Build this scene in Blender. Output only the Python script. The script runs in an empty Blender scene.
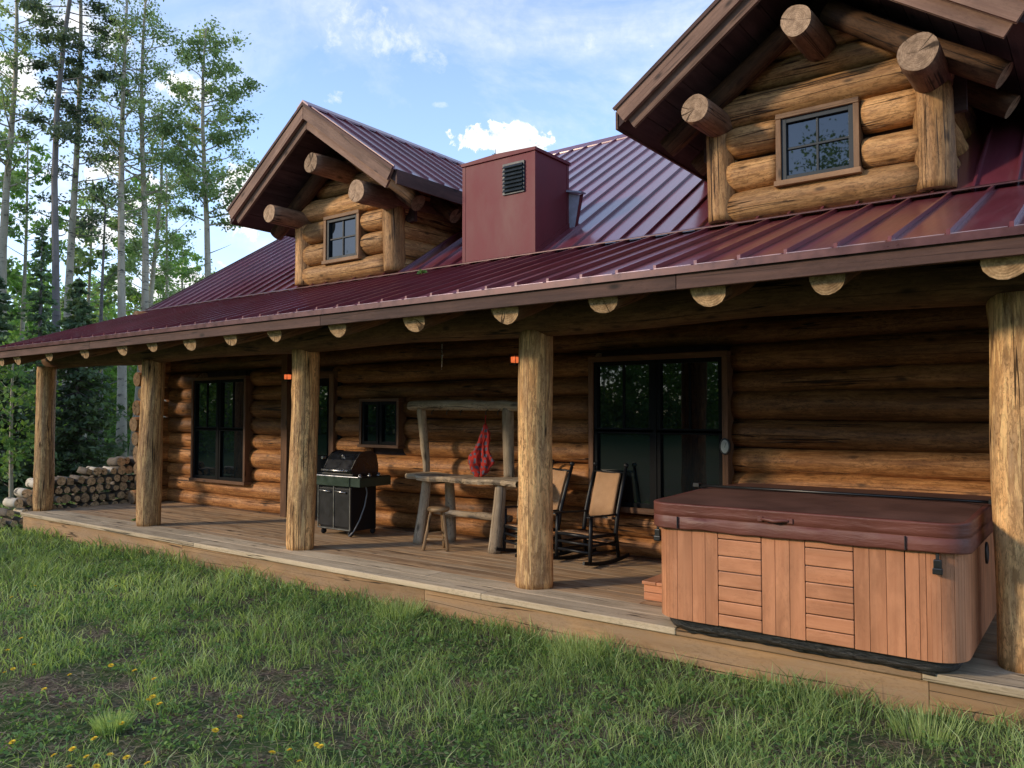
import bpy, math, random
import numpy as np
from mathutils import Matrix, Vector, Quaternion
R=math.radians
random.seed(7); rng=np.random.default_rng(11)
scene=bpy.context.scene
col=scene.collection
PI=math.pi
# ------------------------------------------------------------------ node helpers
def newmat(name):
    m=bpy.data.materials.new(name); m.use_nodes=True
    nt=m.node_tree; nt.nodes.clear()
    out=nt.nodes.new('ShaderNodeOutputMaterial'); b=nt.nodes.new('ShaderNodeBsdfPrincipled')
    nt.links.new(b.outputs[0],out.inputs[0])
    return m,nt,b,out
def N(nt,t,**k):
    n=nt.nodes.new(t)
    for a,v in k.items():
        if a in('inp',):
            for i,x in v.items(): n.inputs[i].default_value=x
        else: setattr(n,a,v)
    return n
def L(nt,a,b): nt.links.new(a,b)
def ramp(nt,fac,stops,interp='LINEAR'):
    r=nt.nodes.new('ShaderNodeValToRGB'); r.color_ramp.interpolation=interp
    el=r.color_ramp.elements
    while len(el)<len(stops): el.new(.5)
    for e,(p,c) in zip(el,stops):
        e.position=p; e.color=(c[0],c[1],c[2],1) if not isinstance(c,(int,float)) else (c,c,c,1)
    L(nt,fac,r.inputs[0]); return r.outputs[0]
def mth(nt,op,a,b=None,c=None):
    n=nt.nodes.new('ShaderNodeMath'); n.operation=op
    for i,x in enumerate((a,b,c)):
        if x is None: continue
        if isinstance(x,(int,float)): n.inputs[i].default_value=x
        else: L(nt,x,n.inputs[i])
    return n.outputs[0]
def mix(nt,fac,a,b,mode='MIX'):
    n=nt.nodes.new('ShaderNodeMix'); n.data_type='RGBA'; n.blend_type=mode
    for s,x in ((n.inputs['Factor'],fac),(n.inputs['A'],a),(n.inputs['B'],b)):
        if isinstance(x,(int,float)): 
            s.default_value=x if s.name=='Factor' else (x,x,x,1)
        elif isinstance(x,tuple): s.default_value=(x[0],x[1],x[2],1)
        else: L(nt,x,s)
    return n.outputs['Result']
for_s=None
def mapping(nt,src,scale,loc=(0,0,0)):
    m=nt.nodes.new('ShaderNodeMapping'); m.inputs['Scale'].default_value=scale; m.inputs['Location'].default_value=loc
    L(nt,src,m.inputs[0]); return m.outputs[0]
def noise(nt,vec,scale=1,detail=4,rough=.55,dist=0):
    n=nt.nodes.new('ShaderNodeTexNoise'); n.inputs['Scale'].default_value=scale; n.inputs['Detail'].default_value=detail
    n.inputs['Roughness'].default_value=rough; n.inputs['Distortion'].default_value=dist
    if vec is not None: L(nt,vec,n.inputs['Vector'])
    return n.outputs[0]
def bump(nt,b,h,strength=.4,dist=.01):
    n=nt.nodes.new('ShaderNodeBump'); n.inputs['Strength'].default_value=strength; n.inputs['Distance'].default_value=dist
    L(nt,h,n.inputs['Height']); L(nt,n.outputs[0],b.inputs['Normal'])
def tone(nt,lo=.75,hi=1.25):
    a=nt.nodes.new('ShaderNodeAttribute'); a.attribute_name='tone'
    return mth(nt,'MULTIPLY_ADD',a.outputs['Fac'],hi-lo,lo), a.outputs['Fac']
def wood(name,dark,mid,light,rough=.7,us=1.3,vs=20,flecks=.5,knots=.5,cracks=1.,weather=None,tn=(.72,1.22),bs=.5,patches=0):
    m,nt,b,out=newmat(name)
    uv=N(nt,'ShaderNodeUVMap').outputs[0]
    g=noise(nt,mapping(nt,uv,(us,vs,1)),1,7,.62,.35)
    c=ramp(nt,g,[(.28,dark),(.47,mid),(.72,light)])
    p=noise(nt,mapping(nt,uv,(.9,3.5,1)),1,3,.5,.4)
    c=mix(nt,ramp(nt,p,[(.35,.75),(.62,0)]),c,tuple(x*.55 for x in mid))
    p2=noise(nt,mapping(nt,uv,(2.5,7,1),(9,3,0)),1,5,.6,.2)
    c=mix(nt,ramp(nt,p2,[(.5,0),(.7,.55)]),c,tuple(min(1,x*1.12) for x in light))
    if weather:
        w=noise(nt,mapping(nt,uv,(1.1,6,1),(30,0,0)),1,5,.65,.2)
        c=mix(nt,ramp(nt,w,[(.42,0),(.62,.85)]),c,weather)
    h=g
    if knots:
        v=N(nt,'ShaderNodeTexVoronoi',voronoi_dimensions='2D'); v.inputs['Scale'].default_value=1; v.inputs['Randomness'].default_value=1
        L(nt,mapping(nt,uv,(2.2,5.2,1)),v.inputs['Vector'])
        pick=mth(nt,'GREATER_THAN',N_sep(nt,v.outputs['Color']),1-knots)
        k=ramp(nt,v.outputs['Distance'],[(.035,1),(.075,.75),(.12,.25),(.16,0)])
        km=mth(nt,'MULTIPLY',k,pick)
        c=mix(nt,km,c,tuple(x*.22 for x in mid))
    if flecks:
        f=noise(nt,mapping(nt,uv,(22,60,1)),1,5,.75,.6)
        f2=noise(nt,mapping(nt,uv,(1.5,5,1),(4,8,0)),1,2)
        fm=mth(nt,'MULTIPLY',ramp(nt,f,[(.50,0),(.60,1)]),ramp(nt,f2,[(.38,0.1),(.6,1)]))
        fm=mth(nt,'MULTIPLY',fm,flecks)
        c=mix(nt,fm,c,tuple(x*.3 for x in mid))
    if patches:
        q=noise(nt,mapping(nt,uv,(8,30,1),(11,5,0)),1,8,.75,.6)
        c=mix(nt,ramp(nt,q,[(.515,0),(.545,patches)]),c,tuple(x*.42 for x in mid))
        q2=noise(nt,mapping(nt,uv,(3,30,1),(21,15,0)),1,8,.7,.3)
        c=mix(nt,ramp(nt,q2,[(.53,0),(.57,patches*.45)]),c,tuple(min(1,x*1.25) for x in light))
    if cracks:
        cr=noise(nt,mapping(nt,uv,(.16,6.5,1),(3,3,0)),1,3,.5,.0)
        d=mth(nt,'ABSOLUTE',mth(nt,'SUBTRACT',cr,.5))
        cm=mth(nt,'MULTIPLY',ramp(nt,d,[(.003,cracks),(.008,0)]),ramp(nt,noise(nt,mapping(nt,uv,(.9,2.,1),(7,1,0)),1,2),[(.42,0),(.50,1)]))
        c=mix(nt,cm,c,tuple(x*.12 for x in dark))
        h=mth(nt,'SUBTRACT',g,mth(nt,'MULTIPLY',cm,1.2))
    t,_=tone(nt,*tn)
    c=mix(nt,1.,c,comb(nt,t),'MULTIPLY')
    L(nt,c,b.inputs['Base Color']); b.inputs['Roughness'].default_value=rough
    b.inputs['Specular IOR Level'].default_value=.3
    bump(nt,b,h,bs,.012)
    return m
def N_sep(nt,c):
    s=nt.nodes.new('ShaderNodeSeparateColor'); L(nt,c,s.inputs[0]); return s.outputs[0]
def comb(nt,v):
    s=nt.nodes.new('ShaderNodeCombineColor')
    for i in range(3): L(nt,v,s.inputs[i])
    return s.outputs[0]
def endgrain(name,dark,light,ringf=90):
    m,nt,b,out=newmat(name)
    uv=N(nt,'ShaderNodeUVMap').outputs[0]
    ln=nt.nodes.new('ShaderNodeVectorMath'); ln.operation='LENGTH'; L(nt,uv,ln.inputs[0])
    n=noise(nt,uv,9,3,.5,0)
    r=mth(nt,'SINE',mth(nt,'MULTIPLY_ADD',ln.outputs['Value'],ringf*4,mth(nt,'MULTIPLY',n,9)))
    s=nt.nodes.new('ShaderNodeSeparateXYZ'); L(nt,uv,s.inputs[0])
    ang=mth(nt,'ARCTAN2',s.outputs[1],s.outputs[0])
    cv=nt.nodes.new('ShaderNodeCombineXYZ'); L(nt,ang,cv.inputs[0]); L(nt,mth(nt,'MULTIPLY',ln.outputs['Value'],1.5),cv.inputs[1])
    a=N(nt,'ShaderNodeAttribute',attribute_name='tone'); L(nt,mth(nt,'MULTIPLY',a.outputs['Fac'],37.),cv.inputs[2])
    cr=noise(nt,cv.outputs[0],.8,1,.4,0)
    crm=ramp(nt,mth(nt,'ABSOLUTE',mth(nt,'SUBTRACT',cr,.5)),[(.008,.9),(.022,0)])
    cm2=noise(nt,mapping(nt,cv.outputs[0],(1,0.01,1),(9,4,2)),1.1,1,.3,0)
    crm=mth(nt,'MULTIPLY',crm,ramp(nt,cm2,[(.50,0),(.56,1)]))
    c=mix(nt,mth(nt,'MULTIPLY_ADD',r,.13,.35),light,dark)
    c=mix(nt,ramp(nt,noise(nt,uv,14,5,.6),[(.4,.0),(.66,.75)]),c,tuple(x*.5 for x in dark))
    c=mix(nt,ramp(nt,noise(nt,mapping(nt,uv,(1,1,1),(5,5,0)),40,5,.7),[(.45,.0),(.6,.5)]),c,tuple(x*.7 for x in dark))
    c=mix(nt,crm,c,tuple(x*.12 for x in dark))
    t,_=tone(nt,.75,1.2); c=mix(nt,1.,c,comb(nt,t),'MULTIPLY')
    L(nt,c,b.inputs['Base Color']); b.inputs['Roughness'].default_value=.85; b.inputs['Specular IOR Level'].default_value=.2
    bump(nt,b,mth(nt,'SUBTRACT',mth(nt,'MULTIPLY',r,.2),crm),.5,.006)
    return m
def plain(name,c,rough=.5,metal=0,spec=.5,var=.25,scale=8,bs=0.,coat=0,stretch=(1,1,1)):
    m,nt,b,out=newmat(name)
    tc=N(nt,'ShaderNodeTexCoord').outputs['Object']
    n=noise(nt,mapping(nt,tc,stretch),scale,5,.6)
    cc=ramp(nt,n,[(.3,tuple(x*(1-var) for x in c)),(.7,tuple(min(1,x*(1+var)) for x in c))])
    L(nt,cc,b.inputs['Base Color'])
    L(nt,ramp(nt,n,[(.3,max(0,rough-.08)),(.7,min(1,rough+.08))]),b.inputs['Roughness'])
    b.inputs['Metallic'].default_value=metal; b.inputs['Specular IOR Level'].default_value=spec
    b.inputs['Coat Weight'].default_value=coat; b.inputs['Coat Roughness'].default_value=.15
    if bs: bump(nt,b,n,bs,.01)
    return m
def roofmat(name,c,met=.1,coat=.9):
    m,nt,b,out=newmat(name)
    tc=N(nt,'ShaderNodeTexCoord').outputs['Object']
    n=noise(nt,tc,.9,4,.6); n2=noise(nt,mapping(nt,tc,(14,1.2,1.2)),1,5,.7,.2)
    cc=ramp(nt,n,[(.3,tuple(x*.78 for x in c)),(.7,tuple(x*1.2 for x in c))])
    dust=ramp(nt,n2,[(.5,0),(.78,.32)])
    cc=mix(nt,dust,cc,(.20,.13,.12))
    L(nt,cc,b.inputs['Base Color'])
    L(nt,mth(nt,'ADD',ramp(nt,n2,[(.3,.0),(.8,.16)]),ramp(nt,n,[(.3,.27),(.7,.34)])),b.inputs['Roughness'])
    b.inputs['Metallic'].default_value=met; b.inputs['Specular IOR Level'].default_value=.5; b.inputs['Coat Weight'].default_value=coat; b.inputs['Coat Roughness'].default_value=.16; b.inputs['Coat IOR'].default_value=1.6
    # oil canning
    bump(nt,b,noise(nt,mapping(nt,tc,(2.5,.8,.8)),1.2,2,.4),.25,.02)
    return m
def foliage(name,dark,mid,light,trans=.45):
    m,nt,b,out=newmat(name)
    a=N(nt,'ShaderNodeAttribute',attribute_name='tone')
    c=ramp(nt,a.outputs['Fac'],[(0,dark),(.5,mid),(1,light)])
    L(nt,c,b.inputs['Base Color']); b.inputs['Roughness'].default_value=.6; b.inputs['Specular IOR Level'].default_value=.25
    t=N(nt,'ShaderNodeBsdfTranslucent'); L(nt,mix(nt,1.,c,(1.15,1.25,.6),'MULTIPLY'),t.inputs[0])
    ms=N(nt,'ShaderNodeMixShader'); ms.inputs[0].default_value=trans
    L(nt,b.outputs[0],ms.inputs[1]); L(nt,t.outputs[0],ms.inputs[2]); L(nt,ms.outputs[0],out.inputs[0])
    return m
def glassmat(name,c=(.004,.007,.009),ior=1.62):
    m,nt,b,out=newmat(name)
    b.inputs['Base Color'].default_value=(*c,1); b.inputs['Roughness'].default_value=.015; b.inputs['IOR'].default_value=ior
    tc=N(nt,'ShaderNodeTexCoord').outputs['Object']
    bump(nt,b,noise(nt,tc,1.6,1,.3),.03,.02)
    return m
M={}
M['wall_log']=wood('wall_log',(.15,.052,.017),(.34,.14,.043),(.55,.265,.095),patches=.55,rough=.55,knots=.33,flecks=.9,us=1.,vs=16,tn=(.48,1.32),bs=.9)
M['post_log']=wood('post_log',(.30,.13,.045),(.64,.345,.135),(.88,.54,.235),patches=.8,rough=.65,knots=.25,flecks=1.,us=1.2,vs=15,weather=(.30,.19,.10),bs=1.)
M['purlin_log']=wood('purlin_log',(.12,.06,.035),(.22,.12,.07),(.33,.20,.12),patches=.4)  # darker than the dormer logs: dormer roof shade put into the colour
M['dormer_log']=wood('dormer_log',(.26,.11,.038),(.47,.24,.088),(.66,.385,.16),patches=.6,rough=.6,knots=.45,flecks=.8,us=1.2,vs=16,bs=.9)
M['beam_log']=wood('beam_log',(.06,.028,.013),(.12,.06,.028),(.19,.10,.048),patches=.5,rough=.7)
M['end']=endgrain('end',(.34,.20,.10),(.66,.45,.25))
M['end_purlin']=endgrain('end_purlin',(.30,.19,.115),(.55,.38,.24))
M['end_dark']=endgrain('end_dark',(.16,.10,.055),(.32,.22,.13))
M['fire_end']=endgrain('fire_end',(.50,.33,.17),(.86,.63,.37))
M['trim']=wood('trim',(.085,.038,.018),(.13,.062,.03),(.18,.088,.044),rough=.6,knots=.25,flecks=.25,cracks=.6,vs=26,bs=.25)
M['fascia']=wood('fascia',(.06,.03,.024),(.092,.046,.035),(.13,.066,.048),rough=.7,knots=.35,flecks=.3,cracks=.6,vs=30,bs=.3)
M['trim_light']=wood('trim_light',(.18,.095,.045),(.27,.15,.075),(.36,.21,.11),rough=.6,knots=.25,flecks=.25,cracks=.5,vs=26,bs=.25)
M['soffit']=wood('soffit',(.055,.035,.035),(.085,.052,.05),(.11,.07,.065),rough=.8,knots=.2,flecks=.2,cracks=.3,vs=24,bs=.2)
M['barge']=wood('barge',(.15,.085,.06),(.22,.125,.085),(.29,.175,.12),rough=.7,knots=.35,flecks=.3,cracks=.6,vs=26,bs=.3)
M['deck']=wood('deck',(.30,.17,.08),(.45,.275,.14),(.56,.37,.20),rough=.75,knots=.15,flecks=.25,tn=(.85,1.12),us=1.0,vs=34,weather=(.44,.32,.20),bs=.3)
M['deckedge']=wood('deckedge',(.40,.29,.17),(.57,.44,.28),(.70,.57,.39),rough=.75,knots=.2,flecks=.4,us=.8,vs=30,weather=(.62,.49,.32),bs=.35)
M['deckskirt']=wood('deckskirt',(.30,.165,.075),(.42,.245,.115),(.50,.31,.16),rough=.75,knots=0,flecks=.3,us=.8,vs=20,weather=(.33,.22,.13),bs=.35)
M['cedar']=wood('cedar',(.46,.185,.085),(.55,.235,.115),(.62,.285,.145),rough=.5,knots=.0,flecks=.2,cracks=.0,us=.8,vs=24,tn=(.93,1.06),bs=.15)
M['greywood']=wood('greywood',(.26,.19,.12),(.45,.35,.24),(.64,.53,.38),rough=.85,knots=.35,flecks=.9,us=2,vs=26,weather=(.30,.22,.14))
M['stoolwood']=wood('stoolwood',(.24,.14,.065),(.38,.24,.12),(.5,.34,.19),rough=.6,knots=.2,flecks=.5)
M['roof']=roofmat('roof',(.165,.028,.036),.05,.55)
M['roof_upper']=roofmat('roof_upper',(.17,.035,.05),.05,1.)
M['maroon']=plain('maroon',(.155,.028,.034),.55,0,.25,.16,2.2,.12,stretch=(1,1,.5))
M['flash']=plain('flash',(.40,.42,.50),.4,.3)
M['hem']=plain('hem',(.36,.27,.30),.3,.5)  # lighter than the roof: sky reflection on the panel ends painted in
M['drip']=plain('drip',(.10,.035,.035),.35,.2)
M['vent']=plain('vent',(.02,.035,.045),.5)
M['frame']=plain('frame',(.003,.004,.005),.6,0,.12)
M['frame_blue']=plain('frame_blue',(.02,.028,.034),.5,0,.3)
M['glass']=glassmat('glass')
M['blackmetal']=plain('blackmetal',(.008,.009,.010),.38,.0,.6)
M['blackpaint']=plain('blackpaint',(.006,.007,.009),.45,0,.35)
M['dullsteel']=plain('dullsteel',(.18,.185,.18),.4,.8)
M['enamel']=plain('enamel',(.006,.008,.012),.3,0,.5,coat=.2)
M['greenmetal']=plain('greenmetal',(.025,.045,.032),.35,.2)
M['steel']=plain('steel',(.55,.55,.55),.28,.9)
M['hose']=plain('hose',(.16,.17,.18),.5)
M['rubber']=plain('rubber',(.012,.012,.013),.75)
M['amber']=None
def emis(name,c,s):
    m,nt,b,out=newmat(name); b.inputs['Base Color'].default_value=(*c,1); b.inputs['Emission Color'].default_value=(*c,1)
    tc=N(nt,'ShaderNodeTexCoord').outputs['Object']
    L(nt,ramp(nt,noise(nt,tc,25,3),[(.3,s*.5),(.7,s)]),b.inputs['Emission Strength'])
    b.inputs['Roughness'].default_value=.3; return m
M['amber']=emis('amber',(1.,.20,.06),1.1)
def vinyl():
    m,nt,b,out=newmat('vinyl'); tc=N(nt,'ShaderNodeTexCoord').outputs['Object']
    n=noise(nt,tc,3,5,.6); f=noise(nt,tc,160,2,.5); w=noise(nt,mapping(nt,tc,(1,1,5)),5,4,.6,.5)
    c=ramp(nt,n,[(.3,(.105,.030,.020)),(.7,(.155,.046,.030))]); L(nt,c,b.inputs['Base Color'])
    L(nt,ramp(nt,n,[(.3,.48),(.7,.62)]),b.inputs['Roughness'])
    bump(nt,b,mth(nt,'ADD',mth(nt,'MULTIPLY',f,.05),w),.35,.02); return m
M['vinyl']=vinyl()
M['vinyl_top']=plain('vinyl_top',(.11,.047,.030),.7,0,.35,.3,2.5,.2)
def plastic_film():
    m,nt,b,out=newmat('film'); tc=N(nt,'ShaderNodeTexCoord').outputs['Object']
    n=noise(nt,mapping(nt,tc,(6,6,22)),2,6,.7,.8); L(nt,ramp(nt,n,[(.35,(.008,.008,.01)),(.7,(.06,.065,.07))]),b.inputs['Base Color'])
    b.inputs['Roughness'].default_value=.3; bump(nt,b,n,.9,.03); return m
M['film']=plastic_film()
def woven():
    m,nt,b,out=newmat('woven'); uv=N(nt,'ShaderNodeTexCoord').outputs['Object']
    w1=N(nt,'ShaderNodeTexWave',wave_type='BANDS',bands_direction='X'); w1.inputs['Scale'].default_value=55; L(nt,uv,w1.inputs['Vector'])
    w2=N(nt,'ShaderNodeTexWave',wave_type='BANDS',bands_direction='Z'); w2.inputs['Scale'].default_value=55; L(nt,uv,w2.inputs['Vector'])
    n=noise(nt,uv,7,4,.6)
    h=mth(nt,'MULTIPLY',w1.outputs[1],w2.outputs[1])
    c=ramp(nt,mth(nt,'MULTIPLY_ADD',h,.5,mth(nt,'MULTIPLY',n,.5)),[(.15,(.30,.16,.075)),(.7,(.55,.34,.185))])
    L(nt,c,b.inputs['Base Color']); b.inputs['Roughness'].default_value=.75; bump(nt,b,h,.4,.004); return m
M['woven']=woven()
def plaid():
    m,nt,b,out=newmat('plaid'); tc=N(nt,'ShaderNodeTexCoord').outputs['Object']
    d=noise(nt,tc,7,2,.5); v=nt.nodes.new('ShaderNodeVectorMath'); v.operation='ADD'
    cv=nt.nodes.new('ShaderNodeCombineXYZ'); L(nt,mth(nt,'MULTIPLY',d,.12),cv.inputs[0]); L(nt,mth(nt,'MULTIPLY',d,.16),cv.inputs[2])
    L(nt,tc,v.inputs[0]); L(nt,cv.outputs[0],v.inputs[1])
    w1=N(nt,'ShaderNodeTexWave',wave_type='BANDS',bands_direction='X'); w1.inputs['Scale'].default_value=4.6; L(nt,v.outputs[0],w1.inputs['Vector'])
    w2=N(nt,'ShaderNodeTexWave',wave_type='BANDS',bands_direction='Z'); w2.inputs['Scale'].default_value=4.2; L(nt,v.outputs[0],w2.inputs['Vector'])
    a=mth(nt,'GREATER_THAN',w1.outputs[1],.5); c2=mth(nt,'GREATER_THAN',w2.outputs[1],.5)
    s=mth(nt,'MULTIPLY',mth(nt,'ADD',a,c2),.5)
    c=ramp(nt,s,[(0,(.36,.035,.025)),(.49,(.33,.035,.03)),(.51,(.17,.10,.12)),(.9,(.10,.10,.135))],'CONSTANT')
    L(nt,c,b.inputs['Base Color']); b.inputs['Roughness'].default_value=.9; b.inputs['Specular IOR Level'].default_value=.1; return m
M['plaid']=plaid()
def bark(name,c1,c2,marks):
    m,nt,b,out=newmat(name); tc=N(nt,'ShaderNodeTexCoord').outputs['Object']
    n=noise(nt,mapping(nt,tc,(1,1,.35)),4,5,.6)
    c=ramp(nt,n,[(.3,c1),(.7,c2)])
    k=noise(nt,mapping(nt,tc,(2.2,2.2,7)),1.6,4,.65,.3)
    c=mix(nt,ramp(nt,k,[(.57,0),(.66,marks)]),c,(.03,.028,.025))
    L(nt,c,b.inputs['Base Color']); b.inputs['Roughness'].default_value=.85; bump(nt,b,k,.4,.02); return m
M['aspen_bark']=bark('aspen_bark',(.30,.255,.18),(.48,.42,.31),.85)
M['pine_bark']=bark('pine_bark',(.12,.10,.09),(.23,.20,.18),.5)
M['birch']=bark('birch',(.42,.36,.27),(.62,.56,.45),.9)
M['firebark']=bark('firebark',(.07,.055,.04),(.17,.135,.10),.7)
M['aspen_leaf']=foliage('aspen_leaf',(.16,.21,.10),(.27,.35,.17),(.42,.50,.27),.5)
M['aspen_leaf_bright']=foliage('aspen_leaf_bright',(.12,.20,.06),(.22,.36,.11),(.36,.50,.20),.55)
M['pine_leaf']=foliage('pine_leaf',(.07,.095,.06),(.12,.16,.10),(.19,.24,.15),.35)
M['spruce_leaf']=foliage('spruce_leaf',(.06,.095,.05),(.12,.175,.095),(.21,.29,.15),.35)
M['grass']=foliage('grass',(.12,.185,.065),(.31,.42,.145),(.62,.70,.33),.45)
M['straw']=foliage('straw',(.10,.075,.045),(.22,.17,.10),(.40,.33,.21),.1)
M['weed']=foliage('weed',(.10,.18,.05),(.16,.27,.08),(.25,.38,.12),.4)
M['yellow']=plain('yellow',(.85,.58,.02),.7,var=.15)
M['stem']=plain('stem',(.10,.2,.05),.6)
# ------------------------------------------------------------------ mesh builder
class MB:
    def __init__(s): s.v=[];s.f=[];s.m=[];s.uv=[];s.t=[];s.sm=[];s.mats=[]
    def mi(s,mat):
        if mat not in s.mats: s.mats.append(mat)
        return s.mats.index(mat)
    def face(s,idx,mat,uvs,t=.5,smooth=False):
        s.f.append(tuple(idx)); s.m.append(s.mi(mat)); s.uv.append(uvs); s.t.append(t); s.sm.append(smooth)
    def box(s,x0,x1,y0,y1,z0,z1,mat,t=None,X=None):
        t=random.random() if t is None else t
        P=[Vector(p) for p in ((x0,y0,z0),(x1,y0,z0),(x1,y1,z0),(x0,y1,z0),(x0,y0,z1),(x1,y0,z1),(x1,y1,z1),(x0,y1,z1))]
        d=(abs(x1-x0),abs(y1-y0),abs(z1-z0)); la=d.index(max(d)); o1=random.random()*40;o2=random.random()*40
        b=len(s.v)
        for p in P: s.v.append(tuple((X@p) if X else p))
        for q,na in (((0,3,2,1),2),((4,5,6,7),2),((0,1,5,4),1),((2,3,7,6),1),((1,2,6,5),0),((3,0,4,7),0)):
            if na==la: a1,a2=[i for i in range(3) if i!=na]
            else: a1=la; a2=[i for i in range(3) if i not in(na,la)][0]
            s.face([b+i for i in q],mat,[(P[i][a1]+o1,P[i][a2]+o2+na*3.3) for i in q],t)
    def bar(s,p0,p1,w,h,mat,up=(0,0,1),t=None):
        p0=Vector(p0);p1=Vector(p1); d=p1-p0; Ln=d.length; x=d/Ln; u=Vector(up); y=u.cross(x)
        if y.length<1e-4: y=Vector((1,0,0)).cross(x)
        y.normalize(); z=x.cross(y)
        X=Matrix((x,y,z)).transposed().to_4x4(); X.translation=p0
        s.box(0,Ln,-w/2,w/2,-h/2,h/2,mat,t,X)
    def prism(s,poly,axis,a0,a1,mat,t=None,capmat=None):
        """poly: list of 2d pts in the plane of the other two axes, ccw-ish; extruded along axis"""
        t=random.random() if t is None else t
        oth=[i for i in range(3) if i!=axis]; n=len(poly); b=len(s.v); o=random.random()*30
        for a in (a0,a1):
            for p in poly:
                q=[0,0,0]; q[axis]=a; q[oth[0]]=p[0]; q[oth[1]]=p[1]; s.v.append(tuple(q))
        long=max(range(n),key=lambda i:(poly[i][0]-poly[i-1][0])**2+(poly[i][1]-poly[i-1][1])**2)
        dx=poly[long][0]-poly[long-1][0]; dy=poly[long][1]-poly[long-1][1]; l=math.hypot(dx,dy) or 1; dx/=l;dy/=l
        cu=[(p[0]*dx+p[1]*dy+o,-p[0]*dy+p[1]*dx+o) for p in poly]
        s.face([b+i for i in range(n)],capmat or mat,list(cu),t); s.face([b+n+i for i in range(n)][::-1],capmat or mat,cu[::-1],t)
        for i in range(n):
            j=(i+1)%n; w=abs(a1-a0); e=math.dist(poly[i],poly[j])
            if w>e: uv=[(0+o,0),(0+o,e),(w+o,e),(w+o,0)]
            else: uv=[(o,0),(o+e,0),(o+e,w),(o,w)]
            s.face([b+i,b+j,b+n+j,b+n+i],mat,uv,t)
    def log(s,p0,p1,r0,r1=None,mat=None,end=None,seam=(0,1,0),nseg=20,step=.14,wob=.035,bend=.012,t=None,squash=1,flat=None):
        r1=r0 if r1 is None else r1; p0=Vector(p0);p1=Vector(p1); d=p1-p0; Ln=d.length; x=d/Ln
        a=Vector(seam); a=a-x*a.dot(x); a.normalize(); c=x.cross(a)
        t=random.random() if t is None else t; o1=random.random()*50;o2=random.random()*50
        n=max(2,min(90,int(Ln/step))); b=len(s.v)
        ph=[random.random()*6.28 for _ in range(8)]; kn=[(random.random()*Ln,random.random()*6.28,random.uniform(.01,.022)) for _ in range(int(Ln*1.6))]
        rm=(r0+r1)/2
        for i in range(n+1):
            u=i/n; l=u*Ln; rr=r0+(r1-r0)*u
            ox=bend*math.sin(l*1.3+ph[0])*math.sin(PI*u)**.5 if 0<u<1 else 0; oz=bend*math.sin(l*1.7+ph[1])
            ce=p0+x*l+a*ox+c*oz
            for k in range(nseg):
                th=2*PI*k/nseg
                w=1+wob*(.6*math.sin(2*th+l*.9+ph[2])+.5*math.sin(3*th-l*1.7+ph[3])+.5*math.sin(l*3.1+ph[4])+.25*math.sin(5*th+l*5+ph[5]))
                r=rr*w
                for (kl,kt,kh) in kn:
                    dl=(l-kl)/.09; dt=((th-kt+PI)%(2*PI)-PI)*rr/.06
                    q=dl*dl+dt*dt
                    if q<6: r+=kh*math.exp(-q)
                if i in(0,n): r*=.965
                s.v.append(tuple(ce+a*(r*math.cos(th))*squash+c*(r*math.sin(th))))
        for i in range(n):
            for k in range(nseg):
                k2=(k+1)%nseg; l0=i/n*Ln+o1;l1=(i+1)/n*Ln+o1; v0=k/nseg*2*PI*rm+o2;v1=(k+1)/nseg*2*PI*rm+o2
                s.face([b+i*nseg+k,b+(i+1)*nseg+k,b+(i+1)*nseg+k2,b+i*nseg+k2],mat,[(l0,v0),(l1,v0),(l1,v1),(l0,v1)],t,True)
        uvc=[(rm*math.cos(2*PI*k/nseg),rm*math.sin(2*PI*k/nseg)) for k in range(nseg)]
        tt=random.random()
        s.face([b+k for k in range(nseg)],end or mat,uvc,tt); s.face([b+n*nseg+k for k in range(nseg)][::-1],end or mat,uvc[::-1],tt)
    def tube(s,pts,r,mat,n=8,t=.5,cap=True):
        pts=[Vector(p) for p in pts]; rs=r if isinstance(r,(list,tuple)) else [r]*len(pts); b=len(s.v)
        prev=None
        for i,p in enumerate(pts):
            d=(pts[min(i+1,len(pts)-1)]-pts[max(i-1,0)]).normalized()
            if prev is None:
                a=d.cross(Vector((0,0,1)));
                if a.length<.05: a=d.cross(Vector((0,1,0)))
            else: a=prev-d*prev.dot(d)
            a.normalize(); prev=a; c=d.cross(a)
            for k in range(n):
                th=2*PI*k/n; s.v.append(tuple(p+a*(rs[i]*math.cos(th))+c*(rs[i]*math.sin(th))))
        l=0
        for i in range(len(pts)-1):
            dl=(pts[i+1]-pts[i]).length
            for k in range(n):
                k2=(k+1)%n; w=2*PI*rs[i]/n
                s.face([b+i*n+k,b+i*n+k2,b+(i+1)*n+k2,b+(i+1)*n+k],mat,[(l,k*w),(l,(k+1)*w),(l+dl,(k+1)*w),(l+dl,k*w)],t,True)
            l+=dl
        if cap:
            m=len(pts)-1
            s.face([b+k for k in range(n)][::-1],mat,[(0,0)]*n,t); s.face([b+m*n+k for k in range(n)],mat,[(0,0)]*n,t)
    def rings(s,rings,mat,t=.5,closetop=True,closebot=False,smooth=True,uvs=1.):
        b=len(s.v); n=len(rings[0])
        for rg in rings:
            for p in rg: s.v.append(tuple(p))
        for i in range(len(rings)-1):
            for k in range(n):
                k2=(k+1)%n; idx=[b+i*n+k,b+i*n+k2,b+(i+1)*n+k2,b+(i+1)*n+k]
                s.face(idx,mat,[(s.v[j][0]*uvs,s.v[j][2]*uvs) for j in idx],t,smooth)
        m=len(rings)-1
        if closetop: s.face([b+m*n+k for k in range(n)],mat,[(s.v[b+m*n+k][0],s.v[b+m*n+k][1]) for k in range(n)],t,False)
        if closebot: s.face([b+k for k in range(n)][::-1],mat,[(0,0)]*n,t,False)
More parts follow.
